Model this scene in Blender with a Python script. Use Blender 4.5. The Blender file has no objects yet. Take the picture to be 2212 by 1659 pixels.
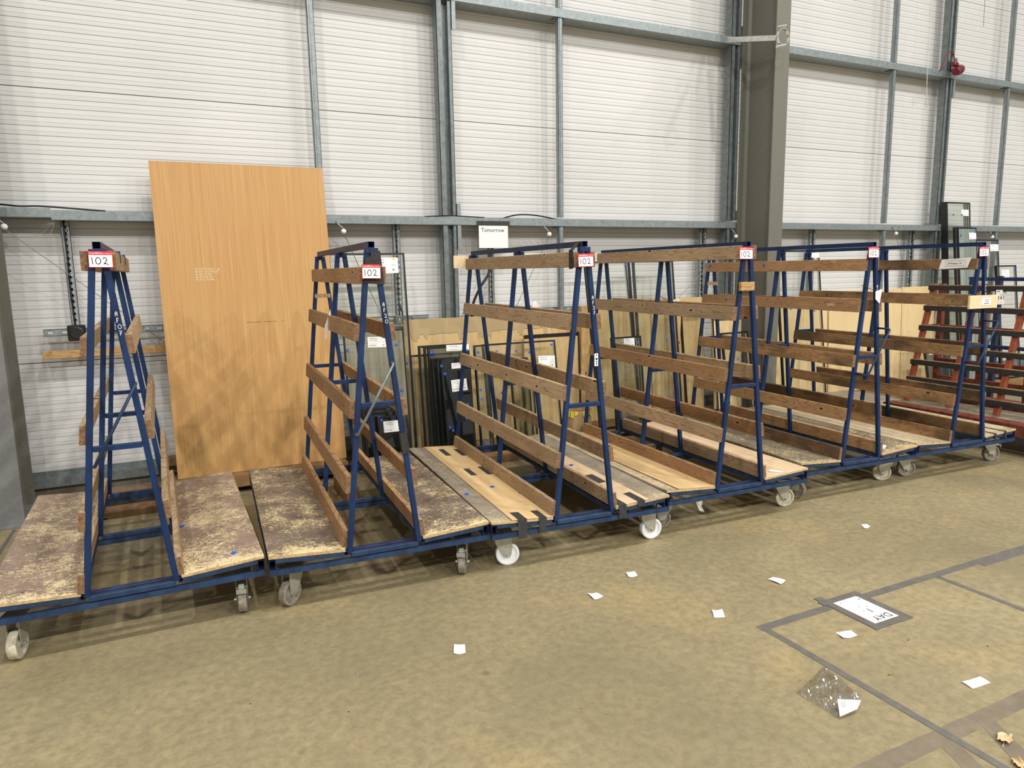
import bpy, bmesh, math, random
from mathutils import Vector, Matrix
random.seed(7)
C = bpy.context.scene.collection
PI = math.pi

# ------------------------------------------------------------------ camera
cam = bpy.data.cameras.new('camera'); camo = bpy.data.objects.new('camera', cam); C.objects.link(camo)
FPX = 1547.6
cam.sensor_fit = 'HORIZONTAL'; cam.sensor_width = 36.0; cam.lens = FPX / 2212 * 36.0
cam.clip_start = 0.05; cam.clip_end = 200
_r = Vector((0.89911738, -0.43736802, -0.01723819)); _u = Vector((0.08402826, 0.13382242, 0.98743648)); _f = Vector((0.42956628, 0.8892698, -0.15707334))
M4 = Matrix((_r, _u, -_f)).transposed().to_4x4(); M4.translation = Vector((0, 0, 1.55925))
camo.matrix_world = M4
bpy.context.scene.camera = camo
# ------------------------------------------------------------------ world, light, exposure
W = bpy.data.worlds.new('hall_ambient_fill'); bpy.context.scene.world = W; W.use_nodes = True
bg = W.node_tree.nodes['Background']; bg.inputs[0].default_value = (0.98, 0.985, 1.0, 1); bg.inputs[1].default_value = 0.54  # even ambient fill added in place of light bounced around the hall
vs = bpy.context.scene.view_settings
vs.view_transform = 'Standard'; vs.look = 'None'; vs.gamma = 1.0; vs.use_curve_mapping = False
vs.exposure = -0.54
bpy.context.scene.display_settings.display_device = 'sRGB'
bpy.context.scene.cycles.transparent_max_bounces = 32
LAMP = 172.0
def lamp(x, y, z, e, size=0.26):
    l = bpy.data.lights.new('high_bay_lamp', 'AREA'); l.shape = 'DISK'; l.size = size; l.energy = e; l.color = (1.0, 0.98, 0.945)
    o = bpy.data.objects.new('high_bay_lamp', l); C.objects.link(o); o.location = (x, y, z)
    return o
for lx in (-1.9, 1.7, 5.3, 8.9, 12.5):
    lamp(lx, 0.3, 8.2, LAMP * 1.65)
for lx in (-5.5, -1.9, 1.7, 5.3, 8.9, 12.5):
    lamp(lx, -7.0, 8.2, LAMP * 4.3)

# ------------------------------------------------------------------ material helpers
class NT:
    def __init__(s, name):
        s.m = bpy.data.materials.new(name); s.m.use_nodes = True; s.t = s.m.node_tree; s.n = s.t.nodes
        s.b = s.n['Principled BSDF']; s.out = s.n['Material Output']
    def new(s, ty, **k):
        x = s.n.new(ty)
        for a, v in k.items(): setattr(x, a, v)
        return x
    def l(s, a, b): s.t.links.new(a, b)
    def coord(s, scale=(1, 1, 1), kind='Object', rnd=0.0, rot=(0, 0, 0)):
        tc = s.new('ShaderNodeTexCoord'); mp = s.new('ShaderNodeMapping')
        mp.inputs['Scale'].default_value = scale; mp.inputs['Rotation'].default_value = rot
        s.l(tc.outputs[kind], mp.inputs['Vector'])
        if rnd:
            oi = s.new('ShaderNodeObjectInfo'); mu = s.new('ShaderNodeMath', operation='MULTIPLY'); mu.inputs[1].default_value = rnd
            s.l(oi.outputs['Random'], mu.inputs[0]); cb = s.new('ShaderNodeCombineXYZ')
            for i in range(3): s.l(mu.outputs[0], cb.inputs[i])
            s.l(cb.outputs[0], mp.inputs['Location'])
        return mp.outputs['Vector']
    def noise(s, vec, scale=5, detail=4, rough=.55, dist=0.0, out='Fac'):
        x = s.new('ShaderNodeTexNoise'); x.inputs['Scale'].default_value = scale; x.inputs['Detail'].default_value = detail
        x.inputs['Roughness'].default_value = rough; x.inputs['Distortion'].default_value = dist
        s.l(vec, x.inputs['Vector']); return x.outputs[out]
    def vor(s, vec, scale=5, feature='F1', out='Distance'):
        x = s.new('ShaderNodeTexVoronoi', feature=feature); x.inputs['Scale'].default_value = scale; s.l(vec, x.inputs['Vector']); return x.outputs[out]
    def math(s, op, a, b=None, clamp=False):
        x = s.new('ShaderNodeMath', operation=op); x.use_clamp = clamp
        for i, v in enumerate((a, b)):
            if v is None: continue
            if isinstance(v, (int, float)): x.inputs[i].default_value = v
            else: s.l(v, x.inputs[i])
        return x.outputs[0]
    def ramp(s, fac, stops, interp='LINEAR'):
        x = s.new('ShaderNodeValToRGB'); cr = x.color_ramp; cr.interpolation = interp
        while len(cr.elements) < len(stops): cr.elements.new(0.5)
        for e, (p, c) in zip(cr.elements, stops):
            e.position = p; e.color = (c, c, c, 1) if isinstance(c, (int, float)) else (*c, 1)
        s.l(fac, x.inputs[0]); return x.outputs[0]
    def mix(s, fac, a, b, mode='MIX'):
        x = s.new('ShaderNodeMix', data_type='RGBA', blend_type=mode)
        for i, v in ((0, fac), (6, a), (7, b)):
            if isinstance(v, (int, float)): x.inputs[i].default_value = v
            elif isinstance(v, tuple): x.inputs[i].default_value = (*v, 1)
            else: s.l(v, x.inputs[i])
        return x.outputs[2]
    def bump(s, h, strength=.3, dist=.002):
        x = s.new('ShaderNodeBump'); x.inputs['Strength'].default_value = strength; x.inputs['Distance'].default_value = dist
        s.l(h, x.inputs['Height']); s.l(x.outputs[0], s.b.inputs['Normal'])
    def col(s, c):
        if isinstance(c, tuple): s.b.inputs['Base Color'].default_value = (*c, 1)
        else: s.l(c, s.b.inputs['Base Color'])
    def set(s, rough=.5, metal=0.0, spec=.5):
        s.b.inputs['Roughness'].default_value = rough; s.b.inputs['Metallic'].default_value = metal
        s.b.inputs['Specular IOR Level'].default_value = spec
        return s.m
def srgb(r, g, b):
    f = lambda c: ((c / 255 + .055) / 1.055) ** 2.4 if c / 255 > .04045 else c / 255 / 12.92
    return (f(r), f(g), f(b))
def plain(name, c, rough=.5, metal=0.0, spec=.5, var=.0, scale=20):
    n = NT(name)
    if var:
        v = n.noise(n.coord(rnd=9), scale, 4)
        n.col(n.mix(n.ramp(v, [(.35, 0.0), (.65, 1.0)]), tuple(x * (1 - var) for x in c), tuple(min(1, x * (1 + var)) for x in c)))
    else: n.col(c)
    return n.set(rough, metal, spec)

# ---- painted blue steel
def blue_mat(name, base):
    n = NT(name)
    v = n.noise(n.coord((1, 1, .5), rnd=11), 14, 5, .6)
    worn = n.ramp(n.noise(n.coord((1, 1, .7), rnd=5), 60, 4, .7), [(.66, 0.0), (.74, 1.0)])
    c = n.mix(n.ramp(v, [(.35, 0.0), (.7, 1.0)]), tuple(x * .62 for x in base), tuple(min(1, x * 1.3) for x in base))
    c = n.mix(n.math('MULTIPLY', worn, .45), c, srgb(96, 104, 112))
    n.col(c); return n.set(.5, spec=.35)
M_BLUE = blue_mat('blue_paint', srgb(16, 45, 86))
M_BLUE_BASE = blue_mat('blue_paint_dusty', srgb(38, 58, 88))
M_BLUE_DARK = blue_mat('dark_blue_paint', srgb(38, 50, 84))
# ---- timber boards, grain along local Y
def timber(name, light, dark, stain=None, sz=1.0, axis='Y', lines=1.0, knots=True):
    n = NT(name)
    st = {'Y': (3.0, 1.0, 12.0), 'X': (1.0, 3.0, 12.0), 'Z': (12.0, 3.0, 1.0)}[axis]
    st = tuple(a * sz for a in st)
    vec = n.coord(st, rnd=37)
    field = n.noise(vec, 1.15, 2.5, .45)
    kd = None
    if knots:
        kst = {'Y': (.02, 4.6, 13.0), 'X': (4.6, .02, 13.0), 'Z': (13.0, .02, 4.6)}[axis]
        kd = n.vor(n.coord(tuple(a * sz for a in kst), rnd=53), 1.0)
        bumpk = n.ramp(kd, [(.0, 1.0), (.40, 0.0)])
        field = n.math('ADD', field, n.math('MULTIPLY', bumpk, .12))
    ringv = n.math('SINE', n.math('MULTIPLY', field, 150.0))
    ring = n.ramp(ringv, [(.30, 0.0), (.90, .75), (1.0, 1.0)])
    fine = n.noise(n.coord(tuple(a * k for a, k in zip(st, {'Y': (60, 2, 40), 'X': (2, 60, 40), 'Z': (40, 40, 2)}[axis])), rnd=3), 1, 3, .6)
    tone = n.noise(n.coord((2, 1.2, 2), rnd=21), 1.6, 3)
    c = n.mix(n.ramp(tone, [(.3, 0.0), (.7, 1.0)]), tuple(x * .78 for x in light), tuple(min(1, x * 1.16) for x in light))
    c = n.mix(n.math('MULTIPLY', ring, .52 * lines), c, dark)
    c = n.mix(n.math('MULTIPLY', n.ramp(fine, [(.45, 0.0), (.75, 1.0)]), .35), c, tuple(x * .75 for x in dark))
    if kd is not None:
        c = n.mix(n.math('MULTIPLY', n.ramp(kd, [(.13, 1.0), (.20, 0.0)]), .5), c, tuple(min(1, x * 1.25) for x in light))
        c = n.mix(n.ramp(kd, [(.062, 1.0), (.10, 0.0)]), c, tuple(x * .28 for x in dark))
    if stain:
        s1 = n.ramp(n.noise(n.coord((1.5, 1.2, 3), rnd=77), 1.7, 4, .6), [(.44, 0.0), (.60, 1.0)])
        c = n.mix(n.math('MULTIPLY', s1, .80), c, stain)
    oi = n.new('ShaderNodeObjectInfo'); hs = n.new('ShaderNodeHueSaturation'); n.l(c, hs.inputs['Color'])
    mr = n.new('ShaderNodeMapRange'); mr.inputs[3].default_value = .84; mr.inputs[4].default_value = 1.14
    n.l(oi.outputs['Random'], mr.inputs[0]); n.l(mr.outputs[0], hs.inputs['Value'])
    n.col(hs.outputs[0]); n.bump(fine, .15, .001)
    return n.set(.72, spec=.25)
M_WOOD = timber('softwood_board', srgb(180, 154, 120), srgb(112, 84, 56))
M_WOOD_RED = timber('aged_softwood_board', srgb(176, 138, 98), srgb(100, 66, 38))
M_WOOD_STAIN = timber('stained_softwood_board', srgb(160, 124, 84), srgb(84, 56, 34), stain=srgb(72, 60, 48))
M_PINE = timber('fresh_pine', srgb(214, 178, 122), srgb(150, 104, 56), axis='Z')
M_PINE_X = timber('pale_pine_lath', srgb(196, 158, 104), srgb(120, 80, 40), axis='X')
M_PALLET = timber('pallet_wood', srgb(142, 110, 74), srgb(70, 46, 26), axis='X', lines=.6)
M_FRESH = plain('pale_plywood_offcut', srgb(222, 200, 160), .7, var=.06, scale=30)
# ---- worn brown phenolic deck ply
def worn(name, base, base2, scratch, amount, yscale=1.0):
    n = NT(name)
    b = n.mix(n.ramp(n.noise(n.coord((1, 1, 1), rnd=7), 5, 5, .6), [(.35, 0.0), (.65, 1.0)]), base, base2)
    f = n.noise(n.coord((60, 260 * yscale, 60), rnd=2), 1, 3, .6)
    b = n.mix(n.math('MULTIPLY', n.ramp(f, [(.5, 0.0), (.7, 1.0)]), .35), b, tuple(x * .45 for x in base))
    big = n.noise(n.coord((5.5, 4.2, 5), rnd=13), 1, 5, .7)
    s1 = n.noise(n.coord((34, 120, 30), rnd=17), 1, 5, .72, .8)
    s2 = n.noise(n.coord((130, 40, 30), rnd=19, rot=(0, 0, .5)), 1, 5, .7, .8)
    th = n.math('MULTIPLY', n.math('SUBTRACT', big, .5), .50)
    sy = n.new('ShaderNodeSeparateXYZ'); n.l(n.coord(), sy.inputs[0])
    th = n.math('ADD', th, n.ramp(n.math('ABSOLUTE', sy.outputs['Y']), [(.0, .09), (.09, 0.0)]))
    k1 = n.ramp(n.math('ADD', s1, th), [(.56 - amount, 0.0), (.60 - amount, 1.0)])
    k2 = n.ramp(n.math('ADD', s2, th), [(.60 - amount, 0.0), (.635 - amount, 1.0)])
    k = n.math('MAXIMUM', k1, k2)
    c = n.mix(n.math('MULTIPLY', k, .88), b, scratch)
    dots = n.ramp(n.vor(n.coord((1, 1, 1), rnd=3), 7.5), [(.035, 1.0), (.05, 0.0)])
    c = n.mix(n.math('MULTIPLY', dots, .8), c, srgb(52, 46, 46))
    n.col(c); n.bump(k, .35, .0015); return n.set(.62, spec=.3)
M_DECK = worn('worn_brown_deck_ply', srgb(130, 110, 96), srgb(156, 134, 118), srgb(228, 208, 162), .020)
M_DECK2 = worn('worn_dark_deck_ply', srgb(102, 88, 76), srgb(130, 114, 100), srgb(230, 210, 160), .014)
M_DECK_GREY = worn('weathered_grey_deck_board', srgb(134, 124, 108), srgb(156, 144, 126), srgb(196, 178, 140), .0)
M_DECK_DARKGREY = worn('dark_weathered_deck_board', srgb(106, 96, 82), srgb(130, 118, 100), srgb(202, 182, 134), .0)
M_DECK_PALE = worn('pale_weathered_deck_board', srgb(186, 168, 136), srgb(206, 186, 150), srgb(128, 112, 92), -.02)
def ply(name, c1, c2, speck=0.0, axis='Y'):
    n = NT(name)
    sc = {'Y': (26, 2.2, 26), 'Z': (26, 26, 2.2)}[axis]
    g = n.noise(n.coord(sc, rnd=31), 1, 4, .6)
    t = n.noise(n.coord((1, 1, 1), rnd=9), 2.2, 4)
    c = n.mix(n.ramp(g, [(.3, 0.0), (.7, 1.0)]), c1, c2)
    c = n.mix(n.math('MULTIPLY', n.ramp(t, [(.35, 0.0), (.7, 1.0)]), .3), c, tuple(x * .72 for x in c1))
    if speck:
        s = n.ramp(n.vor(n.coord((1, 1, 1), rnd=4), 13), [(.05, 1.0), (.09, 0.0)])
        c = n.mix(n.math('MULTIPLY', s, speck), c, srgb(96, 70, 40))
    n.col(c); return n.set(.65, spec=.3)
M_PLY = ply('fresh_deck_plywood', srgb(200, 168, 118), srgb(222, 192, 142))
M_PLY_PINK = ply('pale_deck_plywood', srgb(204, 174, 138), srgb(222, 196, 160))
M_CHIP = ply('chipboard', srgb(200, 170, 118), srgb(210, 182, 130), .7, 'Z')
n = NT('water_stained_chipboard')
sv = n.coord(); sx = n.new('ShaderNodeSeparateXYZ'); n.l(sv, sx.inputs[0])
wob = n.noise(n.coord((1, 0, 0)), 7, 5, .7); drip = n.ramp(n.noise(n.coord((1, 0, .02)), 17, 2, .5), [(.53, 0.0), (.62, 1.0)])
e1 = n.math('ADD', n.math('SUBTRACT', sx.outputs['Z'], .955), n.math('MULTIPLY', n.math('SUBTRACT', wob, .5), .05)); e1 = n.math('ADD', e1, n.math('MULTIPLY', drip, .055))
g = n.noise(n.coord((26, 26, 2.2)), 1, 4, .6)
c = n.mix(n.ramp(g, [(.3, 0.0), (.7, 1.0)]), srgb(204, 172, 120), srgb(214, 184, 132))
c = n.mix(n.math('GREATER_THAN', e1, 0.0), c, srgb(182, 158, 116))
c = n.mix(n.math('MULTIPLY', n.math('LESS_THAN', n.math('ABSOLUTE', e1), .0022), .75), c, srgb(92, 70, 48))
spk = n.ramp(n.vor(n.coord(), 11), [(.05, 1.0), (.08, 0.0)]); c = n.mix(n.math('MULTIPLY', spk, .7), c, srgb(96, 70, 40))
n.col(c); M_CHIP_ST = n.set(.65, spec=.3)
M_CHIP_PALE = ply('pale_chipboard', srgb(224, 196, 144), srgb(232, 206, 156), .35, 'Z')
M_END = plain('weathered_end_grain', srgb(122, 92, 64), .85, var=.35, scale=70)
M_EDGE = plain('plywood_edge', srgb(186, 158, 110), .8, var=.25, scale=80)
# ---- big veneered board
n = NT('oak_veneer')
g = n.noise(n.coord((170, 30, 1.6)), 1, 4, .65); g2 = n.noise(n.coord((26, 10, .55)), 1, 3, .6); big = n.noise(n.coord(), 1.5, 3)
c = n.mix(n.ramp(g, [(.32, 0.0), (.7, 1.0)]), srgb(178, 136, 80), srgb(212, 170, 108))
c = n.mix(n.math('MULTIPLY', n.ramp(g2, [(.4, 0.0), (.7, 1.0)]), .35), c, srgb(178, 128, 70))
c = n.mix(n.math('MULTIPLY', n.ramp(big, [(.35, 0.0), (.7, 1.0)]), .25), c, srgb(196, 134, 80))
n.col(c); M_VENEER = n.set(.5, spec=.35)
# ---- concrete
n = NT('polished_concrete')
v = n.coord(kind='Object')
a = n.noise(v, .75, 6, .62, .4); b = n.noise(v, 3.4, 6, .66, .3); f = n.noise(v, 26, 5, .7); pat = n.noise(v, 1.7, 3, .5)
c = n.mix(n.ramp(a, [(.32, 0.0), (.68, 1.0)]), srgb(134, 122, 92), srgb(170, 154, 115))
c = n.mix(n.math('MULTIPLY', n.ramp(b, [(.30, 0.0), (.75, 1.0)]), .50), c, srgb(134, 126, 102))
c = n.mix(n.math('MULTIPLY', n.ramp(pat, [(.56, 0.0), (.68, 1.0)]), .5), c, srgb(178, 156, 110))
c = n.mix(n.math('MULTIPLY', n.ramp(f, [(.38, 1.0), (.60, 0.0)]), .50), c, srgb(112, 102, 76))
f2 = n.noise(v, 12, 8, .8, .2); c = n.mix(n.math('MULTIPLY', n.ramp(f2, [(.42, 0.0), (.75, 1.0)]), .34), c, srgb(112, 106, 84))
cr = n.new('ShaderNodeTexVoronoi', feature='DISTANCE_TO_EDGE'); cr.inputs['Scale'].default_value = 7.0
wv = n.new('ShaderNodeVectorMath', operation='ADD'); nz = n.new('ShaderNodeTexNoise'); nz.inputs['Scale'].default_value = 5; nz.inputs['Detail'].default_value = 4
n.l(v, nz.inputs['Vector']); n.l(v, wv.inputs[0]); n.l(nz.outputs['Color'], wv.inputs[1]); n.l(wv.outputs[0], cr.inputs['Vector'])
c = n.mix(n.math('MULTIPLY', n.ramp(cr.outputs['Distance'], [(.0, 1.0), (.012, 0.0)]), .28), c, srgb(84, 72, 50))
sp = n.ramp(n.vor(v, 2.6), [(.03, 1.0), (.06, 0.0)]); c = n.mix(n.math('MULTIPLY', sp, .45), c, srgb(92, 84, 72))
sp = n.ramp(n.noise(v, 11, 3, .6), [(.70, 0.0), (.78, 1.0)]); c = n.mix(n.math('MULTIPLY', sp, .4), c, srgb(92, 80, 62))
n.col(c); n.bump(f, .12, .002)
rr = n.ramp(a, [(.3, .42), (.7, .58)]); n.l(rr, n.b.inputs['Roughness']); n.b.inputs['Specular IOR Level'].default_value = .3
M_FLOOR = n.m
# ---- cladding etc
n = NT('white_liner_sheet')
t = n.noise(n.coord((.6, 1, .9)), 1.3, 4); s = n.noise(n.coord((5, 1, 60)), 1, 4, .7)
c = n.mix(n.ramp(t, [(.3, 0.0), (.7, 1.0)]), srgb(211, 210, 206), srgb(223, 222, 218))
c = n.mix(n.math('MULTIPLY', n.ramp(s, [(.62, 0.0), (.72, 1.0)]), .25), c, srgb(242, 240, 234))
n.col(c); M_WHITE = n.set(.42, spec=.4)
def galv(name, c1, c2, metal=.35, rough=.42):
    n = NT(name)
    v = n.noise(n.coord((1, 1, 1)), 22, 5, .7); s = n.vor(n.coord((1, 1, 1)), 60)
    c = n.mix(n.ramp(v, [(.35, 0.0), (.65, 1.0)]), c1, c2)
    c = n.mix(n.math('MULTIPLY', s, .25), c, tuple(min(1, x * 1.4) for x in c2))
    n.col(c); return n.set(rough, metal)
M_GALV = galv('galvanised_steel', srgb(120, 129, 130), srgb(150, 158, 158))
M_GALV_D = galv('dull_galvanised_steel', srgb(96, 104, 104), srgb(128, 135, 134))
M_ZINC = galv('zinc_plate', srgb(160, 162, 152), srgb(192, 192, 180), .5, .35)
M_STEEL = galv('bright_steel', srgb(190, 190, 186), srgb(220, 220, 214), .85, .25)
M_COL = plain('olive_grey_column_paint', srgb(112, 110, 98), .5, var=.06, scale=40)
M_COL2 = plain('grey_column_paint', srgb(122, 122, 120), .5, var=.06, scale=40)
M_BLACK = plain('black_plastic', srgb(22, 22, 24), .4)
M_RUBBER = plain('black_rubber', srgb(46, 44, 42), .8, var=.25, scale=60)
M_TAPE = plain('black_gaffer_tape', srgb(52, 52, 54), .5, var=.2, scale=50)
M_FTAPE = plain('grey_floor_tape', srgb(100, 95, 88), .6, var=.12, scale=25)
M_FTAPE2 = plain('faded_floor_tape', srgb(116, 104, 86), .7, var=.16, scale=14)
M_WHEEL_W = plain('white_nylon_wheel', srgb(238, 240, 242), .4)
M_WHEEL_G = plain('dirty_grey_wheel', srgb(136, 128, 114), .7, var=.3, scale=55)
M_WHEEL_C = plain('cream_wheel', srgb(190, 184, 160), .65, var=.25, scale=45)
M_PAPER = plain('white_paper', srgb(244, 243, 238), .8)
M_PAPER_G = plain('scuffed_paper', srgb(226, 222, 218), .8, var=.16, scale=30)
M_RED = plain('red_card', srgb(206, 34, 44), .5)
M_INK = plain('black_ink', srgb(22, 22, 24), .6)
M_INK_G = plain('grey_ink', srgb(120, 120, 120), .6)
M_WINK = plain('white_paint_marker', srgb(240, 240, 232), .6)
M_CINK = plain('cream_chalk', srgb(250, 240, 200), .7)
M_PAD = plain('blue_cork_pad', srgb(36, 96, 214), .6)
M_ORANGE = plain('orange_red_paint', srgb(142, 70, 40), .6, var=.2, scale=25)
M_ORANGE_D = plain('chipped_orange_paint', srgb(108, 50, 33), .8, var=.45, scale=18)
M_YEL = plain('yellow_strap', srgb(222, 206, 60), .5)
M_BIN = plain('brown_fibre_drum', srgb(176, 146, 104), .8, var=.12, scale=12)
M_REDP = plain('red_plug_plastic', srgb(112, 26, 38), .4, var=.2, scale=60)
M_LEAF = plain('dry_leaf', srgb(204, 172, 128), .8, var=.2, scale=60)
M_BRASS = plain('brass_screw', srgb(190, 170, 110), .35, .7)
def glass(name, tint, refl=1.0, haze=0.0, hz=(.5, .5, .45)):
    n = NT(name); n.n.remove(n.b)
    tr = n.new('ShaderNodeBsdfTransparent'); tr.inputs[0].default_value = (*tint, 1)
    gl = n.new('ShaderNodeBsdfGlossy'); gl.inputs['Roughness'].default_value = .02
    lw = n.new('ShaderNodeLayerWeight'); lw.inputs['Blend'].default_value = .5
    fac = n.math('MULTIPLY', n.math('ADD', n.math('MULTIPLY', n.math('POWER', lw.outputs['Facing'], 5.0), .85), .055), refl, clamp=True)
    mx = n.new('ShaderNodeMixShader'); n.l(fac, mx.inputs[0]); n.l(tr.outputs[0], mx.inputs[1]); n.l(gl.outputs[0], mx.inputs[2])
    last = mx
    if haze:
        df = n.new('ShaderNodeBsdfDiffuse'); df.inputs[0].default_value = (*hz, 1)
        st = n.noise(n.coord((40, 8, .8)), 1, 4, .7)
        hf = n.math('MULTIPLY', n.ramp(st, [(.3, .4), (.75, 1.0)]), haze)
        m2 = n.new('ShaderNodeMixShader'); n.l(hf, m2.inputs[0]); n.l(mx.outputs[0], m2.inputs[1]); n.l(df.outputs[0], m2.inputs[2]); last = m2
    n.l(last.outputs[0], n.out.inputs[0]); return n.m
M_GLASS = glass('clear_glass', (.95, .965, .93), 1.3, .03, (.5, .52, .46))
M_GLASS_T = glass('green_tinted_glass', (.70, .75, .69), 1.6, .08, (.30, .32, .26))
M_GLASS_D = glass('dark_tinted_glass', (.30, .34, .30), 1.8, .10, (.10, .12, .10))
M_GLASS_R = glass('reeded_glass', (.55, .53, .44), .8, .8, srgb(168, 164, 142))
M_GLASS_F = glass('frosted_pale_glass', (.8, .88, .82), 1.2, .6, srgb(176, 190, 180))
n = NT('crinkled_clear_film'); n.n.remove(n.b)
tr = n.new('ShaderNodeBsdfTransparent'); tr.inputs[0].default_value = (.95, .94, .92, 1); gl = n.new('ShaderNodeBsdfGlossy'); gl.inputs['Roughness'].default_value = .12
mx = n.new('ShaderNodeMixShader'); mx.inputs[0].default_value = .32; n.l(tr.outputs[0], mx.inputs[1]); n.l(gl.outputs[0], mx.inputs[2]); n.l(mx.outputs[0], n.out.inputs[0])
M_FILM = n.m

# ------------------------------------------------------------------ mesh helpers
class MB:
    def __init__(s): s.v = []; s.f = []
    def add(s, vs, fs):
        o = len(s.v); s.v += [tuple(x) for x in vs]; s.f += [tuple(i + o for i in f) for f in fs]; return s
    def box(s, x0, x1, y0, y1, z0, z1):
        vs = [(x, y, z) for x in (x0, x1) for y in (y0, y1) for z in (z0, z1)]
        return s.add(vs, [(0, 1, 3, 2), (4, 6, 7, 5), (0, 4, 5, 1), (2, 3, 7, 6), (0, 2, 6, 4), (1, 5, 7, 3)])
    def bar(s, p0, p1, w, h, up=(0, 0, 1)):
        p0 = Vector(p0); p1 = Vector(p1); d = (p1 - p0).normalized(); a = d.cross(Vector(up))
        if a.length < 1e-5: a = d.cross(Vector((0, 1, 0)))
        a.normalize(); b = a.cross(d)
        vs = [p + a * sx * w / 2 + b * sz * h / 2 for p in (p0, p1) for sx in (-1, 1) for sz in (-1, 1)]
        return s.add(vs, [(0, 1, 3, 2), (4, 6, 7, 5), (0, 4, 5, 1), (2, 3, 7, 6), (0, 2, 6, 4), (1, 5, 7, 3)])
    def hollow(s, p0, p1, w, h, t=.002, up=(0, 0, 1)):
        p0 = Vector(p0); p1 = Vector(p1); d = (p1 - p0).normalized(); a = d.cross(Vector(up)).normalized(); b = a.cross(d)
        vs = []
        for p in (p0, p1):
            for k in (0, t):
                for sx, sz in ((-1, -1), (1, -1), (1, 1), (-1, 1)):
                    vs.append(p + a * sx * (w / 2 - k) + b * sz * (h / 2 - k))
        fs = []
        for i in range(4):
            j = (i + 1) % 4
            fs += [(i, j, j + 8, i + 8), (i + 4, i + 12, j + 12, j + 4), (i, i + 4, j + 4, j), (i + 8, j + 8, j + 12, i + 12)]
        return s.add(vs, fs)
    def tube(s, pts, r, n=8, cap=True):
        pts = [Vector(p) for p in pts]; rings = []
        prev = None
        for i, p in enumerate(pts):
            d = (pts[min(i + 1, len(pts) - 1)] - pts[max(i - 1, 0)]).normalized()
            a = d.cross(Vector((0, 0, 1)) if prev is None else prev)
            if prev is None:
                if a.length < 1e-4: a = d.cross(Vector((0, 1, 0)))
                a.normalize()
            else:
                a = (prev - d * prev.dot(d)).normalized()
            prev = a; b = d.cross(a)
            rings.append([p + (a * math.cos(2 * PI * k / n) + b * math.sin(2 * PI * k / n)) * r for k in range(n)])
        vs = [v for rg in rings for v in rg]; fs = []
        for i in range(len(pts) - 1):
            for k in range(n):
                k2 = (k + 1) % n; fs.append((i * n + k, i * n + k2, (i + 1) * n + k2, (i + 1) * n + k))
        if cap: fs += [tuple(range(n))[::-1], tuple((len(pts) - 1) * n + k for k in range(n))]
        return s.add(vs, fs)
    def lathe(s, prof, n=28, axis='X', c=(0, 0, 0)):
        vs = []; fs = []
        for (a, r) in prof:
            for k in range(n):
                t = 2 * PI * k / n; q = (math.cos(t) * r, math.sin(t) * r)
                p = (a, q[0], q[1]) if axis == 'X' else ((q[0], a, q[1]) if axis == 'Y' else (q[0], q[1], a))
                vs.append((p[0] + c[0], p[1] + c[1], p[2] + c[2]))
        for i in range(len(prof) - 1):
            for k in range(n):
                k2 = (k + 1) % n; fs.append((i * n + k, i * n + k2, (i + 1) * n + k2, (i + 1) * n + k))
        fs += [tuple(range(n))[::-1], tuple((len(prof) - 1) * n + k for k in range(n))]
        return s.add(vs, fs)
    def prism(s, poly, ext, o=(0, 0, 0), plane='XZ'):
        # poly in plane, extruded over (e0,e1) on the remaining axis
        m = len(poly); vs = []
        for e in ext:
            for (a, b) in poly:
                p = {'XZ': (a, e, b), 'XY': (a, b, e), 'YZ': (e, a, b)}[plane]
                vs.append((p[0] + o[0], p[1] + o[1], p[2] + o[2]))
        fs = [tuple(range(m))[::-1], tuple(range(m, 2 * m))] + [(i, (i + 1) % m, (i + 1) % m + m, i + m) for i in range(m)]
        return s.add(vs, fs)
    def mesh(s, name, mat, smooth=False):
        me = bpy.data.meshes.new(name); me.from_pydata(s.v, [], s.f)
        bm = bmesh.new(); bm.from_mesh(me); bmesh.ops.recalc_face_normals(bm, faces=bm.faces); bm.to_mesh(me); bm.free()
        for m in (mat if isinstance(mat, (list, tuple)) else [mat]): me.materials.append(m)
        if smooth: me.polygons.foreach_set('use_smooth', [True] * len(me.polygons))
        return me
    def obj(s, name, mat, parent=None, bevel=0, smooth=False):
        return link(name, s.mesh(name, mat, smooth), parent, bevel)
def link(name, me, parent=None, bevel=0):
    o = bpy.data.objects.new(name, me); C.objects.link(o)
    if parent: o.parent = parent
    if bevel:
        b = o.modifiers.new('bevel', 'BEVEL'); b.width = bevel; b.segments = 1; b.limit_method = 'ANGLE'
    return o
def tag(o, label, cat, group=None):
    o['label'] = label; o['category'] = cat
    if group: o['group'] = group
    return o
def thing(name, label, cat, loc=(0, 0, 0), rz=0.0, group=None):
    o = bpy.data.objects.new(name, None); C.objects.link(o); o.location = loc; o.rotation_euler = (0, 0, rz); o.empty_display_size = .1
    return tag(o, label, cat, group)
def structure(o): o['kind'] = 'structure'; return o
def smooth_pts(pts, k=6):
    P = [Vector(p) for p in pts]; P = [P[0]] + P + [P[-1]]; out = []
    for i in range(1, len(P) - 2):
        for j in range(k):
            t = j / k; a, b, c, d = P[i - 1:i + 3]
            out.append(.5 * ((2 * b) + (-a + c) * t + (2 * a - 5 * b + 4 * c - d) * t * t + (-a + 3 * b - 3 * c + d) * t ** 3))
    out.append(P[-2]); return out
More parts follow.
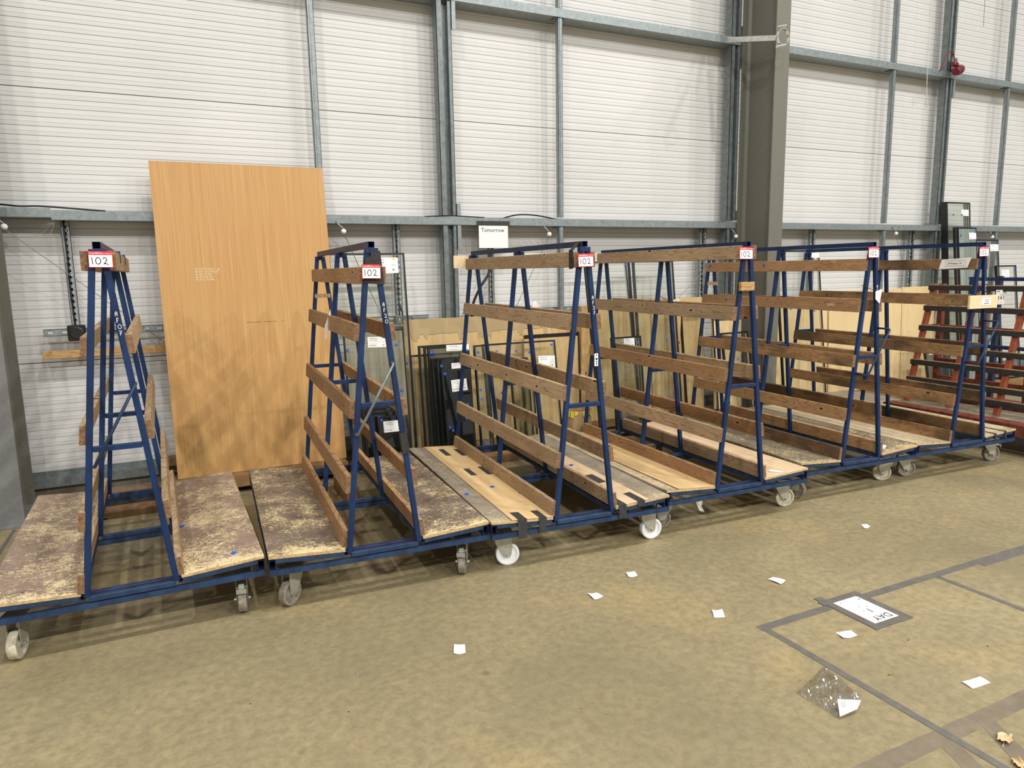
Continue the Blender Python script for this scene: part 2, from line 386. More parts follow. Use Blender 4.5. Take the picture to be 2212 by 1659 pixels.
# handwriting strokes (unit height) and printed text
def arc(cx, cy, rx, ry, a0, a1, n=12): return [(cx + rx * math.cos(a0 + (a1 - a0) * i / n), cy + ry * math.sin(a0 + (a1 - a0) * i / n)) for i in range(n + 1)]
GL = {'1': ([[(.02, 1), (.08, .5), (.1, 0)]], .2), '0': ([arc(.36, .5, .34, .5, 2.2, 2.2 + 2 * PI, 18)], .72),
      '2': ([[(.0, .8), (.12, .98), (.32, 1.0), (.5, .8), (.48, .55), (.3, .25), (.08, .02), (.3, .1), (.7, -.04)]], .7),
      'A': ([[(0, 0), (.02, .75), (.16, 1), (.36, .9), (.42, .5), (.42, 0)], [(0, .5), (.42, .5)]], .45),
      'F': ([[(.05, 0), (.05, 1), (.45, 1.0)], [(.05, .52), (.36, .55)]], .45),
      '7': ([[(0, 1), (.46, 1), (.18, 0)], [(.06, .5), (.44, .5)]], .45), '8': ([arc(.24, .75, .18, .25, -PI / 2, 1.5 * PI), arc(.24, .25, .24, .26, PI / 2, 2.5 * PI)], .5),
      '9': ([arc(.22, .72, .2, .26, 0, 2 * PI), [(.42, .72), (.36, 0)]], .48),
      '4': ([[(.3, 1), (.0, .4), (.5, .4)], [(.36, .62), (.34, 0)]], .5)}
def strokes(mb, text, x, z, h, w, y0, y1, gap=.28, vertical=False, mirror=False):
    for ch in text:
        if ch == ' ':
            if vertical: z -= h * .7
            else: x += h * .6
            continue
        st, wd = GL[ch]
        for pl in st:
            pts = [(x + a * h, z + b * h) for a, b in pl]
            for (a, b) in zip(pts[:-1], pts[1:]):
                d = Vector((b[0] - a[0], b[1] - a[1])); L = d.length
                if L < 1e-6: continue
                d /= L; nn = Vector((-d.y, d.x)) * w / 2; e = d * w * .3
                q = [(a[0] - e.x + nn.x, a[1] - e.y + nn.y), (b[0] + e.x + nn.x, b[1] + e.y + nn.y), (b[0] + e.x - nn.x, b[1] + e.y - nn.y), (a[0] - e.x - nn.x, a[1] - e.y - nn.y)]
                mb.prism(q, (y0, y1))
        if vertical: z -= h * 1.42
        else: x += (wd + gap) * h
    return x
def text_obj(name, s, size, mat, parent, loc, rot=(PI / 2, 0, 0), depth=.0004, align='LEFT', sx=1.0):
    cu = bpy.data.curves.new(name, 'FONT'); cu.body = s; cu.size = size; cu.extrude = depth; cu.align_x = align; cu.resolution_u = 2
    t = bpy.data.objects.new(name, cu); C.objects.link(t); bpy.context.view_layer.update()
    me = bpy.data.meshes.new_from_object(t.evaluated_get(bpy.context.evaluated_depsgraph_get()))
    bpy.data.objects.remove(t); me.materials.clear(); me.materials.append(mat)
    o = bpy.data.objects.new(name, me); C.objects.link(o); o.parent = parent; o.location = loc; o.rotation_euler = rot; o.scale = (sx, 1, 1)
    return o

# ================================================================== THE SETTING
WY = 5.97      # face of the liner
RF = 5.77      # front of rails and posts
X0, X1 = -4.6, 15.0
fl = MB().box(X0, X1, -9.0, WY + .3, -.12, 0).obj('floor', M_FLOOR); structure(fl)
# faint saw-cut joints in the slab
wall = MB().box(X0, X1, WY + .02, WY + .22, 0, 8.6).obj('wall_back', plain('wall_core', srgb(150, 146, 138), .8)); structure(wall)
pitch = 1.865 / 30
rows = [(.185, .966), (.972, 2.828), (2.834, 4.694), (4.700, 6.560), (6.566, 8.426)]
for z0, z1 in rows:
    k = max(1, round((z1 - z0) / pitch)); p = (z1 - z0) / k; prof = []
    for i in range(k):
        z = z0 + i * p
        prof += [(WY, z + .0025), (WY - .0008, z + p * .47), (WY - .0022, z + p * .49), (WY - .0022, z + p * .53), (WY - .0008, z + p * .55), (WY, z + p - .0025), (WY + .0065, z + p)]
    prof = [(WY + .02, z0)] + [(WY, z0)] + prof[:-1] + [(WY, z1), (WY + .02, z1)]
    mb = MB(); vs = [(x, y, z) for x in (X0, X1) for (y, z) in prof]; m = len(prof)
    mb.add(vs, [(i, i + 1, i + 1 + m, i + m) for i in range(m - 1)])
    mb.obj('cladding_sheet', M_WHITE, wall)
# kerb below the liner and the base rail
structure(MB().box(X0, X1, WY - .05, WY + .02, 0, .085).obj('baseboard_back', plain('concrete_kerb', srgb(120, 114, 98), .9, var=.15, scale=8)))
b = MB(); b.box(X0, X1, 5.875, 5.879, .085, .15); b.box(X0, X1, 5.879, WY, .147, .15); b.box(X0, X1, 5.945, 5.949, .15, .19)
structure(b.obj('trim_1', M_GALV_D))

# ---- horizontal rails
def rail(z0, z1, label, x0=X0, x1=X1, mat=M_GALV):
    b = MB(); t = .004
    b.box(x0, x1, RF, RF + t, z0, z1); b.box(x0, x1, RF + t, WY - .012, z0, z0 + t); b.box(x0, x1, RF + t, RF + .03, z1 - t, z1)
    b.box(x0, x1, WY - .02, WY - .012, z0 + t, z0 + .05)
    return tag(b.obj('wall_rail', mat), label, 'rail', None)
rail(1.945, 2.006, 'low galvanised steel rail running along the white wall above the racks', x0=-.62)
o = rail(1.962, 2.022, 'short raised length of galvanised rail at the left end by the first column', X0, -.622)
rail(3.719, 3.790, 'high galvanised steel rail crossing the upper part of the wall')
rail(5.45, 5.52, 'topmost galvanised rail high on the wall')
# ---- posts
def mullion(x0, x1, label, z0=.1, z1=8.5, left_dark=True):
    t = thing('wall_post', label, 'post', ((x0 + x1) / 2, RF, 0)); w = (x1 - x0) / 2
    segs = [(z0, 1.940), (2.024, 3.715), (3.794, 5.446), (5.524, z1)]
    b = MB()
    for a, c in segs:
        b.box(-w, w, .012, .015, a, c); b.box(-w, -w + .003, .012, .055, a, c); b.box(w - .003, w, .012, .055, a, c)
        b.box(-w, -w + .014, .055, .058, a, c); b.box(w - .014, w, .055, .058, a, c)
        b.box(-.006, .006, .007, .012, a, c)
    b.obj('channel', M_GALV, t)
    for z in (1.940, 3.715):
        b = MB(); b.box(-w - .03, w + .03, .02, .1, z - .006, z); b.box(w + .003, w + .007, .02, .1, z - .055, z - .006)
        for sx in (-1, 1): b.box(sx * (w + .018) - .008, sx * (w + .018) + .008, .04, .056, z - .016, z - .006)
        b.obj('bracket', M_GALV_D, t)
    return t
def wide_post(x0, x1, label):
    t = thing('wall_post', label, 'post', ((x0 + x1) / 2, RF, 0)); w = (x1 - x0) / 2
    b = MB()
    for a, c in ((.1, 1.940), (2.024, 3.715), (3.794, 5.446), (5.524, 8.5)):
        b.box(-w, -w + .045, .012, .016, a, c); b.box(w - .03, w, .012, .016, a, c)
        b.box(-w, -w + .004, .012, .10, a, c); b.box(w - .004, w, .012, .10, a, c)
        b.box(-w + .041, -w + .045, .016, .07, a, c); b.box(w - .030, w - .026, .016, .07, a, c)
        b.box(-w + .045, w - .03, .07, .074, a, c); b.box(-.012, .012, .062, .07, a, c)
    b.obj('channel', M_GALV_D, t)
    for z0, z1 in ((1.74, 1.94), (2.024, 2.12), (3.50, 3.715), (3.794, 3.90)):
        b = MB(); b.box(w + .002, w + .006, .0, .09, z0, z1); b.box(w + .006, w + .035, .0, .004, z0, z1)
        b.obj('bracket', M_GALV, t)
    return t
mullion(1.150, 1.198, 'slim galvanised post rising behind the tall veneered board')
wide_post(2.172, 2.300, 'wide galvanised post between the veneered board and the hanging sign')
mullion(3.296, 3.340, 'slim galvanised post just right of the hanging sign')
wide_post(5.265, 5.380, 'wide galvanised post tight against the left of the olive column')
mullion(7.642, 7.690, 'slim galvanised post first to the right of the olive column')
wide_post(8.580, 8.700, 'wide galvanised post carrying the red plug')
mullion(9.795, 9.845, 'slim galvanised post near the right edge of the picture')
wide_post(-1.25, -1.10, 'wide galvanised post hidden beside the left column')
# ---- portal columns
def column(xc, label, mf):
    t = thing('steel_column', label, 'column', (xc, 5.31, 0)); hw = .088
    MB().box(-hw, hw, 0, .014, 0, 8.6).obj('front_flange', mf, t, .002)
    b = MB(); b.box(-.006, .006, .014, .43, 0, 8.6); b.box(-hw, hw, .43, .444, 0, 8.6)
    for s in (-1, 1): b.prism([(s * .006, .014), (s * .03, .014), (s * .006, .038)], (0, 8.6), plane='XY'); b.prism([(s * .006, .43), (s * .03, .43), (s * .006, .406)], (0, 8.6), plane='XY')
    b.obj('web', M_COL, t)
    MB().box(-.14, .14, -.04, .46, 0, .02).obj('base_plate', mf, t, .002)
column(5.460, 'olive grey steel column standing between the fourth and fifth racks', M_COL)
column(-.990, 'grey steel column at the left edge of the picture', M_COL2)
column(11.9, 'grey steel column beyond the right edge of the racks', M_COL)

# ---- perforated cable channels
def strut(name, label, x0, x1, z0, z1, y=5.86, horizontal=False, cable=True):
    t = thing(name, label, 'cable channel', (x0, y, z0)); w = x1 - x0; h = z1 - z0
    b = MB()
    if not horizontal:
        for a, c in ((0, .22), (.38, .62), (.78, 1)): b.box(a * w, c * w, 0, .003, 0, h)
        n_ = int(h / .042)
        for i in range(n_ + 1): b.box(.22 * w, .78 * w, 0, .003, i * h / n_ - .009 if i else 0, min(h, i * h / n_ + .009))
        b.box(0, .003, 0, .03, 0, h); b.box(w - .003, w, 0, .03, 0, h)
    else:
        for a, c in ((0, .34), (.66, 1)): b.box(0, w, 0, .003, a * h, c * h)
        n_ = max(1, int(w / .085))
        for i in range(n_ + 1): b.box(max(0, i * w / n_ - .028), min(w, i * w / n_ + .028), 0, .003, .34 * h, .66 * h)
        b.box(0, w, 0, .03, 0, .003); b.box(0, w, 0, .03, h - .003, h)
    b.obj('perforated_channel', M_GALV, t)
    if cable and not horizontal:
        MB().tube(smooth_pts([(w * .36, -.012, h), (w * .42, -.014, h * .7), (w * .34, -.012, h * .4), (w * .42, -.012, 0)]), .0055, 8).obj('cable', M_BLACK, t, smooth=True)
        b = MB()
        for f in (.25, .6, .86): b.box(w * .22, w * .56, -.024, -.004, h * f, h * f + .006)
        b.obj('cable_tie', M_BLACK, t)
    return t
strut('perforated_channel', 'upright perforated channel with black cable left of the veneered board', -.582, -.530, 1.225, 1.945)
strut('perforated_channel', 'upright perforated channel with black cable behind the second rack', 1.760, 1.822, 1.20, 1.945)
strut('perforated_channel', 'upright perforated channel below the hanging sign', 2.625, 2.675, 1.15, 1.945)
strut('perforated_channel', 'upright perforated channel left of the olive column', 4.985, 5.072, 1.15, 1.945)
strut('perforated_channel', 'upright perforated channel right of the olive column', 6.545, 6.628, 1.15, 1.945)
strut('perforated_channel', 'upright perforated channel behind the rightmost blue rack', 8.225, 8.318, 1.15, 1.945)
strut('wall_channel', 'level perforated channel behind the leftmost rack', -.756, .35, 1.160, 1.208, horizontal=True)
strut('wall_channel', 'level perforated channel behind the second rack', 1.30, 2.05, 1.150, 1.195, horizontal=True)
strut('wall_channel', 'level perforated channel behind the third rack', 2.40, 3.75, 1.170, 1.212, horizontal=True)
# junction box
t = thing('junction_box', 'black square junction box at the foot of the left cable channel', 'electrical box', (-.605, 5.785, 1.125))
MB().box(0, .108, 0, .07, 0, .108).obj('housing', M_BLACK, t, .006)
MB().lathe([(-.004, .038), (0, .044), (.002, .044)], 24, 'Y', (.054, 0, .054)).obj('round_cover', plain('black_cover', srgb(34, 34, 36), .3), t)
MB().tube(smooth_pts([(.108, .03, .05), (.16, .03, .058), (.26, .05, .056), (.42, .06, .05)]), .007).obj('cable', M_BLACK, t, smooth=True)
# double socket
t = thing('socket_box', 'grey steel double socket behind the second rack', 'socket', (1.735, 5.80, 1.128))
MB().box(0, .145, 0, .05, 0, .070).obj('back_box', M_GALV_D, t, .003)
for sx in (.036, .108):
    b = MB(); b.box(sx - .004, sx + .004, -.003, 0, .03, .045); b.box(sx - .014, sx - .006, -.003, 0, .014, .020); b.box(sx + .006, sx + .014, -.003, 0, .014, .020)
    b.obj('outlet', M_PAPER, t)
MB().box(.152, .27, .0, .04, .005, .052).obj('grey_cover', M_GALV_D, t, .002)
MB().tube(smooth_pts([(.07, .02, .07), (.065, .02, .1), (.04, .03, .2)]), .006).obj('cable', M_BLACK, t, smooth=True)
# softwood lath on the wall
tag(MB().box(-.772, .40, 5.83, 5.875, 1.006, 1.058).obj('wall_batten', M_PINE_X, bevel=.002), 'pale softwood batten fixed to the wall left of the veneered board', 'batten')

# ---- tension wires with insulators
def hook(x, z, end, label, label2):
    t = thing('wire_tensioner', label, 'wire tensioner', (x, 5.745, z))
    MB().tube([(-.05, .02, .075), (-.045, .0, .06), (0, 0, .02), (0, 0, 0)], .006).obj('bent_rod', M_GALV, t, smooth=True)
    MB().lathe([(-.020, .004), (-.014, .016), (0, .021), (.014, .016), (.020, .004)], 16, 'X', (0, 0, 0)).obj('white_knob', M_PAPER, t, smooth=True)
    tag(MB().tube([(x, 5.75, z - .015), end], .0028, 6).obj('tension_wire', M_GALV_D), label2, 'wire')
hook(-.885, 1.895, (.30, 5.9, .80), 'white knob and rod under the rail beside the left column', 'slanting steel wire behind the leftmost rack')
hook(1.330, 1.882, (1.72, 5.9, 1.02), 'white knob and rod under the rail right of the veneered board', 'slanting steel wire behind the second rack')
hook(3.172, 1.870, (2.78, 5.9, 1.0), 'white knob and rod under the rail near the hanging sign', 'slanting steel wire behind the third rack')
hook(5.360, 1.860, (4.40, 5.9, .95), 'white knob and rod under the rail beside the olive column', 'slanting steel wire behind the fourth rack')
hook(7.818, 1.905, (8.34, 5.80, 1.0), 'white knob and rod under the rail above the rightmost blue rack', 'slanting steel wire behind the rightmost blue rack')
hook(9.674, 1.872, (9.71, 5.86, 1.0), 'white knob and rod under the rail near the right picture edge', 'slanting steel wire near the right picture edge')
# black cables lying on the rail
tag(MB().tube(smooth_pts([(2.70, 5.80, 1.99), (2.80, 5.82, 2.022), (2.93, 5.84, 2.045), (3.10, 5.84, 2.04), (3.30, 5.82, 2.005)]), .0065).obj('black_cable', M_BLACK, smooth=True), 'black cable arching over the rail beside the hanging sign', 'cable')
tag(MB().tube(smooth_pts([(-1.3, 5.80, 2.05), (-.95, 5.80, 2.045), (-.80, 5.78, 2.032), (-.70, 5.80, 2.036), (-.58, 5.80, 2.03), (-.3, 5.82, 2.012)]), .006).obj('black_cable', M_BLACK, smooth=True), 'black cable lying along the rail at the left edge', 'cable')
tag(MB().tube(smooth_pts([(2.62, 5.83, 1.73), (2.60, 5.80, 1.55), (2.50, 5.80, 1.40), (2.44, 5.82, 1.25), (2.44, 5.84, 1.12)]), .011).obj('black_cable', M_BLACK, smooth=True), 'black cable sagging down behind the far end of the third rack', 'cable')
tag(MB().tube(smooth_pts([(2.02, 5.79, 2.010), (2.2, 5.79, 2.020), (2.35, 5.79, 2.018), (2.56, 5.79, 2.010)]), .005).obj('black_cable', M_BLACK, smooth=True), 'thin dark cable on the rail at the wide post left of the sign', 'cable')
# ---- sign
t = thing('paper_sign', 'white sheet reading Tomorrow taped to the low rail', 'sign', (2.49, RF - .002, 1.752))
MB().box(.005, .282, -.001, 0, 0, .215).obj('sheet', M_PAPER, t)
MB().box(-.012, .300, -.004, -.001, .190, .228).obj('tape', M_TAPE, t)
text_obj('lettering', 'Tomorrow', .051, M_INK, t, (.026, -.0015, .135), sx=.95)
# ---- ring bracket
t = thing('pipe_bracket', 'bright steel pipe bracket with ring in front of the olive column', 'bracket', (0, 0, 0))
P0 = Vector((5.15, 5.70, 3.722)); P1 = Vector((5.235, 5.165, 3.603))
MB().bar(P0, P1, .045, .048).obj('arm', M_STEEL, t, .004)
rc = Vector((P1.x + .058, P1.y - .012, P1.z + .012)); ra = [2 * PI * i / 32 for i in range(32)]
b = MB(); prof = [(-.012, .071), (.012, .071), (.012, .066), (-.012, .066)]
vs = [(rc.x + r_ * math.cos(a), rc.y + y_, rc.z + r_ * 1.04 * math.sin(a)) for a in ra for (y_, r_) in prof]
b.add(vs, [(i * 4 + k, i * 4 + (k + 1) % 4, ((i + 1) % 32) * 4 + (k + 1) % 4, ((i + 1) % 32) * 4 + k) for i in range(32) for k in range(4)])
b.obj('ring', M_STEEL, t)
for dz in (.088, -.078):
    q = Vector((P1.x + .035, P1.y - .012, P1.z + .012 + dz)); MB().tube([q + Vector((-.05, 0, -.012)), q + Vector((.05, -.01, .012))], .010, 8).obj('bolt', M_STEEL, t)
# ---- red plug on the post
t = thing('red_connector', 'dark red industrial connector hanging on the wide post upper right', 'connector', (8.60, 5.66, 3.775))
MB().lathe([(-.10, .036), (-.09, .043), (0, .045), (.005, .053), (.075, .053), (.078, .048)], 20, 'X').obj('body', M_REDP, t, smooth=False).rotation_euler = (0, -.32, .35)
MB().lathe([(-.045, .022), (-.02, .03), (.02, .03), (.045, .022)], 14, 'X', (-.07, 0, .062)).obj('clamp', M_REDP, t)
MB().tube(smooth_pts([(-.06, .01, .07), (-.08, .01, .15), (-.14, .01, .20), (-.20, .02, .15), (-.24, .04, .03), (-.25, .06, -.02)]), .006).obj('red_cord', M_REDP, t, smooth=True)
MB().box(-.02, .08, .07, .075, .02, .16).obj('back_plate', M_GALV_D, t)
# hanging cords
tag(MB().tube(smooth_pts([(8.10, 5.70, 6.2), (8.09, 5.70, 4.9), (8.105, 5.70, 4.07), (8.13, 5.71, 3.6), (8.20, 5.72, 3.28)]), .0035, 6).obj('loose_cord', M_PAPER_G, smooth=True), 'thin pale cord hanging down between the posts right of the column', 'cord')
tag(MB().tube(smooth_pts([(9.10, 5.75, 6.2), (9.12, 5.75, 5.0), (9.15, 5.75, 4.35)]), .003, 6).obj('loose_cord', M_INK_G, smooth=True), 'short thin cord hanging at the top right of the wall', 'cord')

# ================================================================== BLUE RACKS
CASTER = {}
def caster(parent, x, y, rot, kind, brake=False):
    e = bpy.data.objects.new('caster', None); C.objects.link(e); e.parent = parent; e.location = (x, y, 0); e.rotation_euler = (0, 0, rot); e.empty_display_size = .05
    key = kind
    if key not in CASTER:
        r = .063; w = .0185
        prof = [(-w, .016), (-w * .7, .018), (-w * .55, .030), (-w * .55, r - .016), (-w, r - .012), (-w, r - .004), (-w * .8, r), (-w * .12, r)]
        if kind == 'white': prof += [(-w * .1, r - .006), (w * .1, r - .006)]
        prof += [(w * .12, r), (w * .8, r), (w, r - .004), (w, r - .012), (w * .55, r - .016), (w * .55, .030), (w * .7, .018), (w, .016)]
        wh = MB().lathe(prof, 32, 'X', (0, -.022, r)).mesh('wheel', {'white': M_WHEEL_W, 'grey': M_WHEEL_G, 'cream': M_WHEEL_C}[kind])
        b = MB()
        for s in (-1, 1):
            b.prism([(-.045, .168), (.045, .168), (.046, .13), (.0, .055), (-.030, .048), (-.040, .062), (-.046, .10)], (s * .0235 - .0015, s * .0235 + .0015), plane='YZ')
        b.box(-.025, .025, -.045, .045, .165, .172); b.lathe([(.172, .032), (.182, .036), (.184, .036)], 20, 'Z'); b.box(-.045, .045, -.05, .05, .184, .190)
        fk = b.mesh('fork', M_ZINC)
        ax = MB().lathe([(-.036, .004), (-.036, .008), (-.028, .008), (-.026, .005), (.026, .005), (.028, .008), (.036, .008), (.036, .004)], 8, 'X', (0, -.022, r)).mesh('axle', M_STEEL)
        br = MB().box(-.022, .022, -.085, -.035, .128, .134).box(-.022, .022, -.088, -.082, .112, .134).box(-.012, .012, -.07, -.02, .134, .152).mesh('brake_pedal', M_ZINC)
        CASTER[key] = (wh, fk, ax, br)
    wh, fk, ax, br = CASTER[key]
    link('wheel', wh, e); link('fork', fk, e, .001); link('axle', ax, e)
    if brake: link('brake_pedal', br, e)
    return e
ROWS = [(1.265, 1.60), ]
BZ = [(1.245, 1.325), (.884, .966), (.530, .613), (.264, .349)]
def face_u(z): return .030 + (1.66 - z) * .1045      # outer face of the legs
def board_mesh(L, zlo, zhi, side, y0=0.0, th=.026):
    # board lying on the sloping legs; long edge along Y
    n0 = face_u(zlo) + .001; n1 = face_u(zhi) + .001
    poly = [(side * n0, zlo), (side * n1, zhi), (side * (n1 + th), zhi + .002), (side * (n0 + th), zlo + .002)]
    return MB().prism(poly, (y0, L))
def rack(x, y, th, L, dz, topz, deckL, deckR, wood, label, casters, sides='LR'):
    t = thing('a_frame_rack', label, 'rack', (x, y, 0), th, 'blue A-frame glass racks')
    zc = .916 + dz
    # sloping legs
    lm = {}
    for v in (0.0, L / 2, L):
        for s in (-1, 1):
            if s not in lm: lm[s] = MB().bar((s * .170, 0, .243), (s * .019, 0, 1.655), .0245, .0245, up=(0, 1, 0)).mesh('leg', M_BLUE)
            o = link('leg', lm[s], t, .002); o.location = (0, v, 0)
        uu = .170 - (zc - .243) * .107 - .012
        MB().bar((-uu, v, zc - .011), (uu, v, zc - .011), .022, .022).obj('crossbar', M_BLUE, t, .0015)
        MB().bar((-.165, v, .234), (.165, v, .234), .026, .022).obj('foot_rail', M_BLUE_BASE, t, .0015)
        MB().hollow((-.536, v, .206), (.536, v, .206), .026, .024).obj('base_rail', M_BLUE_BASE, t)
        for s in (-1, 1):
            MB().bar((s * .197, v, .243), (s * .508, v, .263), .024, .020).obj('deck_bearer', M_BLUE_BASE, t, .0015)
        MB().box(-.030, .030, v - .017, v + .014, 1.645, 1.669).obj('apex_plate', M_BLUE, t, .0015)
    MB().bar((-.165, .075, .222), (.165, .075, .222), .030, .026).obj('foot_rail', M_BLUE_DARK, t, .0015)
    MB().hollow((0, -.012, 1.684), (0, L + .012, 1.684), .030, .028).obj('top_beam', M_BLUE_DARK if label.startswith(('Left', 'left')) or 'second' in label else M_BLUE, t)
    for s in (-1, 1):
        MB().hollow((s * .186, -.006, .243), (s * .186, L + .006, .243), .018, .020).obj('inner_rail', M_BLUE_BASE, t)
        MB().hollow((s * .521, -.008, .243), (s * .521, L + .008, .243), .030, .050).obj('edge_channel', M_BLUE_DARK, t)
    # boards
    rng = random.Random(int(x * 100) + 5)
    for s in (-1, 1):
        nm = 'board'
        j = rng.uniform(-.006, .006)
        MB().prism([(s * .036, topz - .078), (s * .036, topz), (s * .062, topz), (s * .062, topz - .078)], (-.004 + j, L - rng.uniform(0, .02))).obj(nm, wood[0], t, .002)
        MB().prism([(s * .037, topz - .077), (s * .037, topz - .001), (s * .061, topz - .001), (s * .061, topz - .077)], (-.0048 + j, -.0038 + j)).obj('end_grain', M_END, t)
        for i, (a, c) in enumerate(BZ):
            j = rng.uniform(-.012, .010); j2 = rng.uniform(-.03, .008); dzj = rng.uniform(-.004, .004)
            board_mesh(L + j2, a + dzj, c + dzj, s, j - .004).obj(nm, wood[(i + (s > 0)) % len(wood)], t, .002)
            board_mesh(j - .0038, a + dzj + .001, c + dzj - .001, s, j - .0048, .025).obj('end_grain', M_END, t)
    # deck panels
    for s, (m, thk) in ((-1, deckL), (1, deckR)):
        b = MB(); poly = [(s * .190, .2545), (s * .537, .2765), (s * .536, .2765 + thk), (s * .189, .2545 + thk)]
        b.prism(poly, (-.012, L + .006))
        b.obj('deck_panel', m, t, .0015)
        MB().prism([(s * .1915, .2555), (s * .536, .2775), (s * .536, .2755 + thk), (s * .1915, .2535 + thk)], (-.0135, -.0115)).obj('deck_edge', M_EDGE, t)
    for (cx, cy, rot, kind, br) in casters:
        caster(t, cx, cy, rot, kind, br)
    return t
def handle(t, x0, x1, z0, z1, d, mat=M_GALV_D):
    b = MB().tube([(x0, -.012, z0), (x0, -d + .01, z0), (x0 - .002, -d, z0 - .004), (x1 + .002, -d, z1 + .004), (x1, -d + .01, z1), (x1, -.012, z1)], .0065, 8)
    return b.obj('pull_handle', mat, t, smooth=True)
TH = .014; TH2 = .016
fw = lambda a, b_, k='grey': None
r1 = rack(-.214, 3.314, .004, 1.589, -.040, 1.663, (M_DECK, TH), (M_DECK, TH), (M_WOOD, M_WOOD),
          'leftmost blue A-frame rack with weathered boards and scuffed brown decks',
          [(-.44, .11, -.25, 'cream', False), (.44, .11, -.12, 'grey', True), (-.44, 1.48, .4, 'grey', False), (.44, 1.48, -.3, 'grey', False)])
r2 = rack(.873, 3.257, -.053, 1.595, .042, 1.585, (M_DECK2, TH2), (M_DECK2, TH2), (M_WOOD_RED, M_WOOD_RED),
          'second blue rack from the left with black tape wrapped at its apex',
          [(-.43, .10, -.80, 'grey', False), (.43, .10, -.45, 'grey', True), (-.44, 1.48, .2, 'grey', False), (.44, 1.48, -.4, 'grey', False)])
r3 = rack(1.951, 3.172, -.064, 1.703, -.052, 1.645, (M_DECK_GREY, TH), (M_DECK_GREY, TH), (M_WOOD, M_WOOD),
          'third blue rack from the left on bright white wheels',
          [(-.43, .11, 1.35, 'white', False), (.47, .11, 1.45, 'white', False), (-.44, 1.58, .2, 'grey', False), (.44, 1.58, -.4, 'grey', False)])
r4 = rack(3.056, 3.181, -.045, 1.615, -.046, 1.676, (M_DECK_PALE, TH), (M_PLY_PINK, TH), (M_WOOD, M_WOOD_RED),
          'fourth blue rack from the left with a wooden block across its front legs',
          [(-.44, .15, -2.0, 'grey', False), (.47, .14, 1.30, 'cream', False), (-.44, 1.48, .2, 'grey', False), (.44, 1.48, -.4, 'grey', False)])
r5 = rack(4.177, 3.227, -.050, 1.624, .045, 1.592, (M_DECK_DARKGREY, TH), (M_DECK_DARKGREY, TH), (M_WOOD_RED, M_WOOD_STAIN),
          'fifth blue rack from the left with bent handle and white hanging card',
          [(-.44, .15, .5, 'grey', False), (.44, .16, -2.2, 'cream', True), (-.44, 1.48, .2, 'grey', False), (.44, 1.48, -.4, 'grey', False)])
r6 = rack(5.277, 3.194, -.053, 1.624, .051, 1.584, (M_DECK_PALE, TH), (M_DECK_PALE, TH), (M_WOOD_STAIN, M_WOOD_STAIN),
          'rightmost blue rack with a fresh plywood piece across its legs',
          [(-.46, .15, 1.10, 'grey', False), (.50, .16, 1.20, 'grey', True), (-.44, 1.48, .2, 'grey', False), (.44, 1.48, -.4, 'grey', False)])
handle(r1, .088, -.088, 1.125, .800, .05, M_BLUE_BASE); handle(r2, .070, -.112, 1.140, .818, .05, M_GALV_D)
handle(r5, .070, -.105, 1.138, .845, .11, M_BLUE_BASE); handle(r6, .070, -.105, 1.138, .845, .11, M_BLUE_BASE)
# painted codes on the right front legs
def code(t, s):
    e = MB(); z = 1.404
    for i, ch in enumerate(s):
        uu = .019 + (1.655 - z) * .107 - .006
        strokes(e, ch, uu, z, .017, .0021, -.0150, -.0136); z -= .026
    e.obj('painted_code', M_WINK, t)
code(r1, 'AF07'); code(r2, 'AF20'); code(r3, 'AF27'); code(r5, 'AF28'); code(r6, 'AF14')
# rack 1 extras: little blue strap ends on the top board
for v in (.38, .95): MB().box(.030, .065, v, v + .035, 1.62, 1.672).obj('blue_strap', M_BLUE_DARK, r1)
# rack 2 extras
b = MB(); b.prism([(-.040, 1.512), (.052, 1.503), (.038, 1.656), (-.004, 1.656), (-.006, 1.632), (-.030, 1.622)], (-.0185, .016)); b.obj('black_tape_wrap', M_RUBBER, r2)
MB().bar((.110, 0, .80), (.122, 0, .700), .034, .034, up=(0, 1, 0)).obj('black_tape_wrap', M_RUBBER, r2)
MB().box(-.05, .05, 1.58, 1.595, 1.40, 1.425).obj('wooden_spacer', M_WOOD, r2)
# rack 3 extras
def tape_strip(t, u0, u1, v0, v1, side, thk, wrap=0.0, lift=.0012):
    f = lambda u: .2545 + thk + (abs(u) - .19) * .0625 + lift
    b = MB(); b.add([(u0, v0, f(u0)), (u1, v0, f(u1)), (u1, v1, f(u1)), (u0, v1, f(u0)), (u0, v0, f(u0) + .001), (u1, v0, f(u1) + .001), (u1, v1, f(u1) + .001), (u0, v1, f(u0) + .001)],
                    [(0, 1, 2, 3), (4, 7, 6, 5), (0, 4, 5, 1), (1, 5, 6, 2), (2, 6, 7, 3), (3, 7, 4, 0)])
    if wrap: b.box(u0, u1, v0 - .003, v0, f(u0) - wrap, f(u0) + .001)
    b.obj('tape_strip', M_TAPE, t)
b = MB(); b.prism([(-.192, .2700), (-.425, .2850), (-.425, .2895), (-.192, .2745)], (-.014, 1.70)); b.obj('plywood_overlay', M_PLY, r3, .001)
b = MB(); b.prism([(.192, .2700), (.400, .2835), (.400, .2870), (.192, .2735)], (-.014, 1.70)); b.obj('plywood_overlay', M_PLY_PINK, r3, .001)
for (u0, u1, v0, v1, wr) in [(-.395, -.345, -.018, .10, .105), (-.275, -.232, -.018, .10, .085), (-.345, -.305, .86, 1.03, 0), (-.235, -.198, .86, 1.06, 0), (-.345, -.305, 1.40, 1.60, 0), (-.235, -.195, 1.38, 1.58, 0)]:
    tape_strip(r3, u0, u1, v0, v1, -1, TH, wr, .0055)
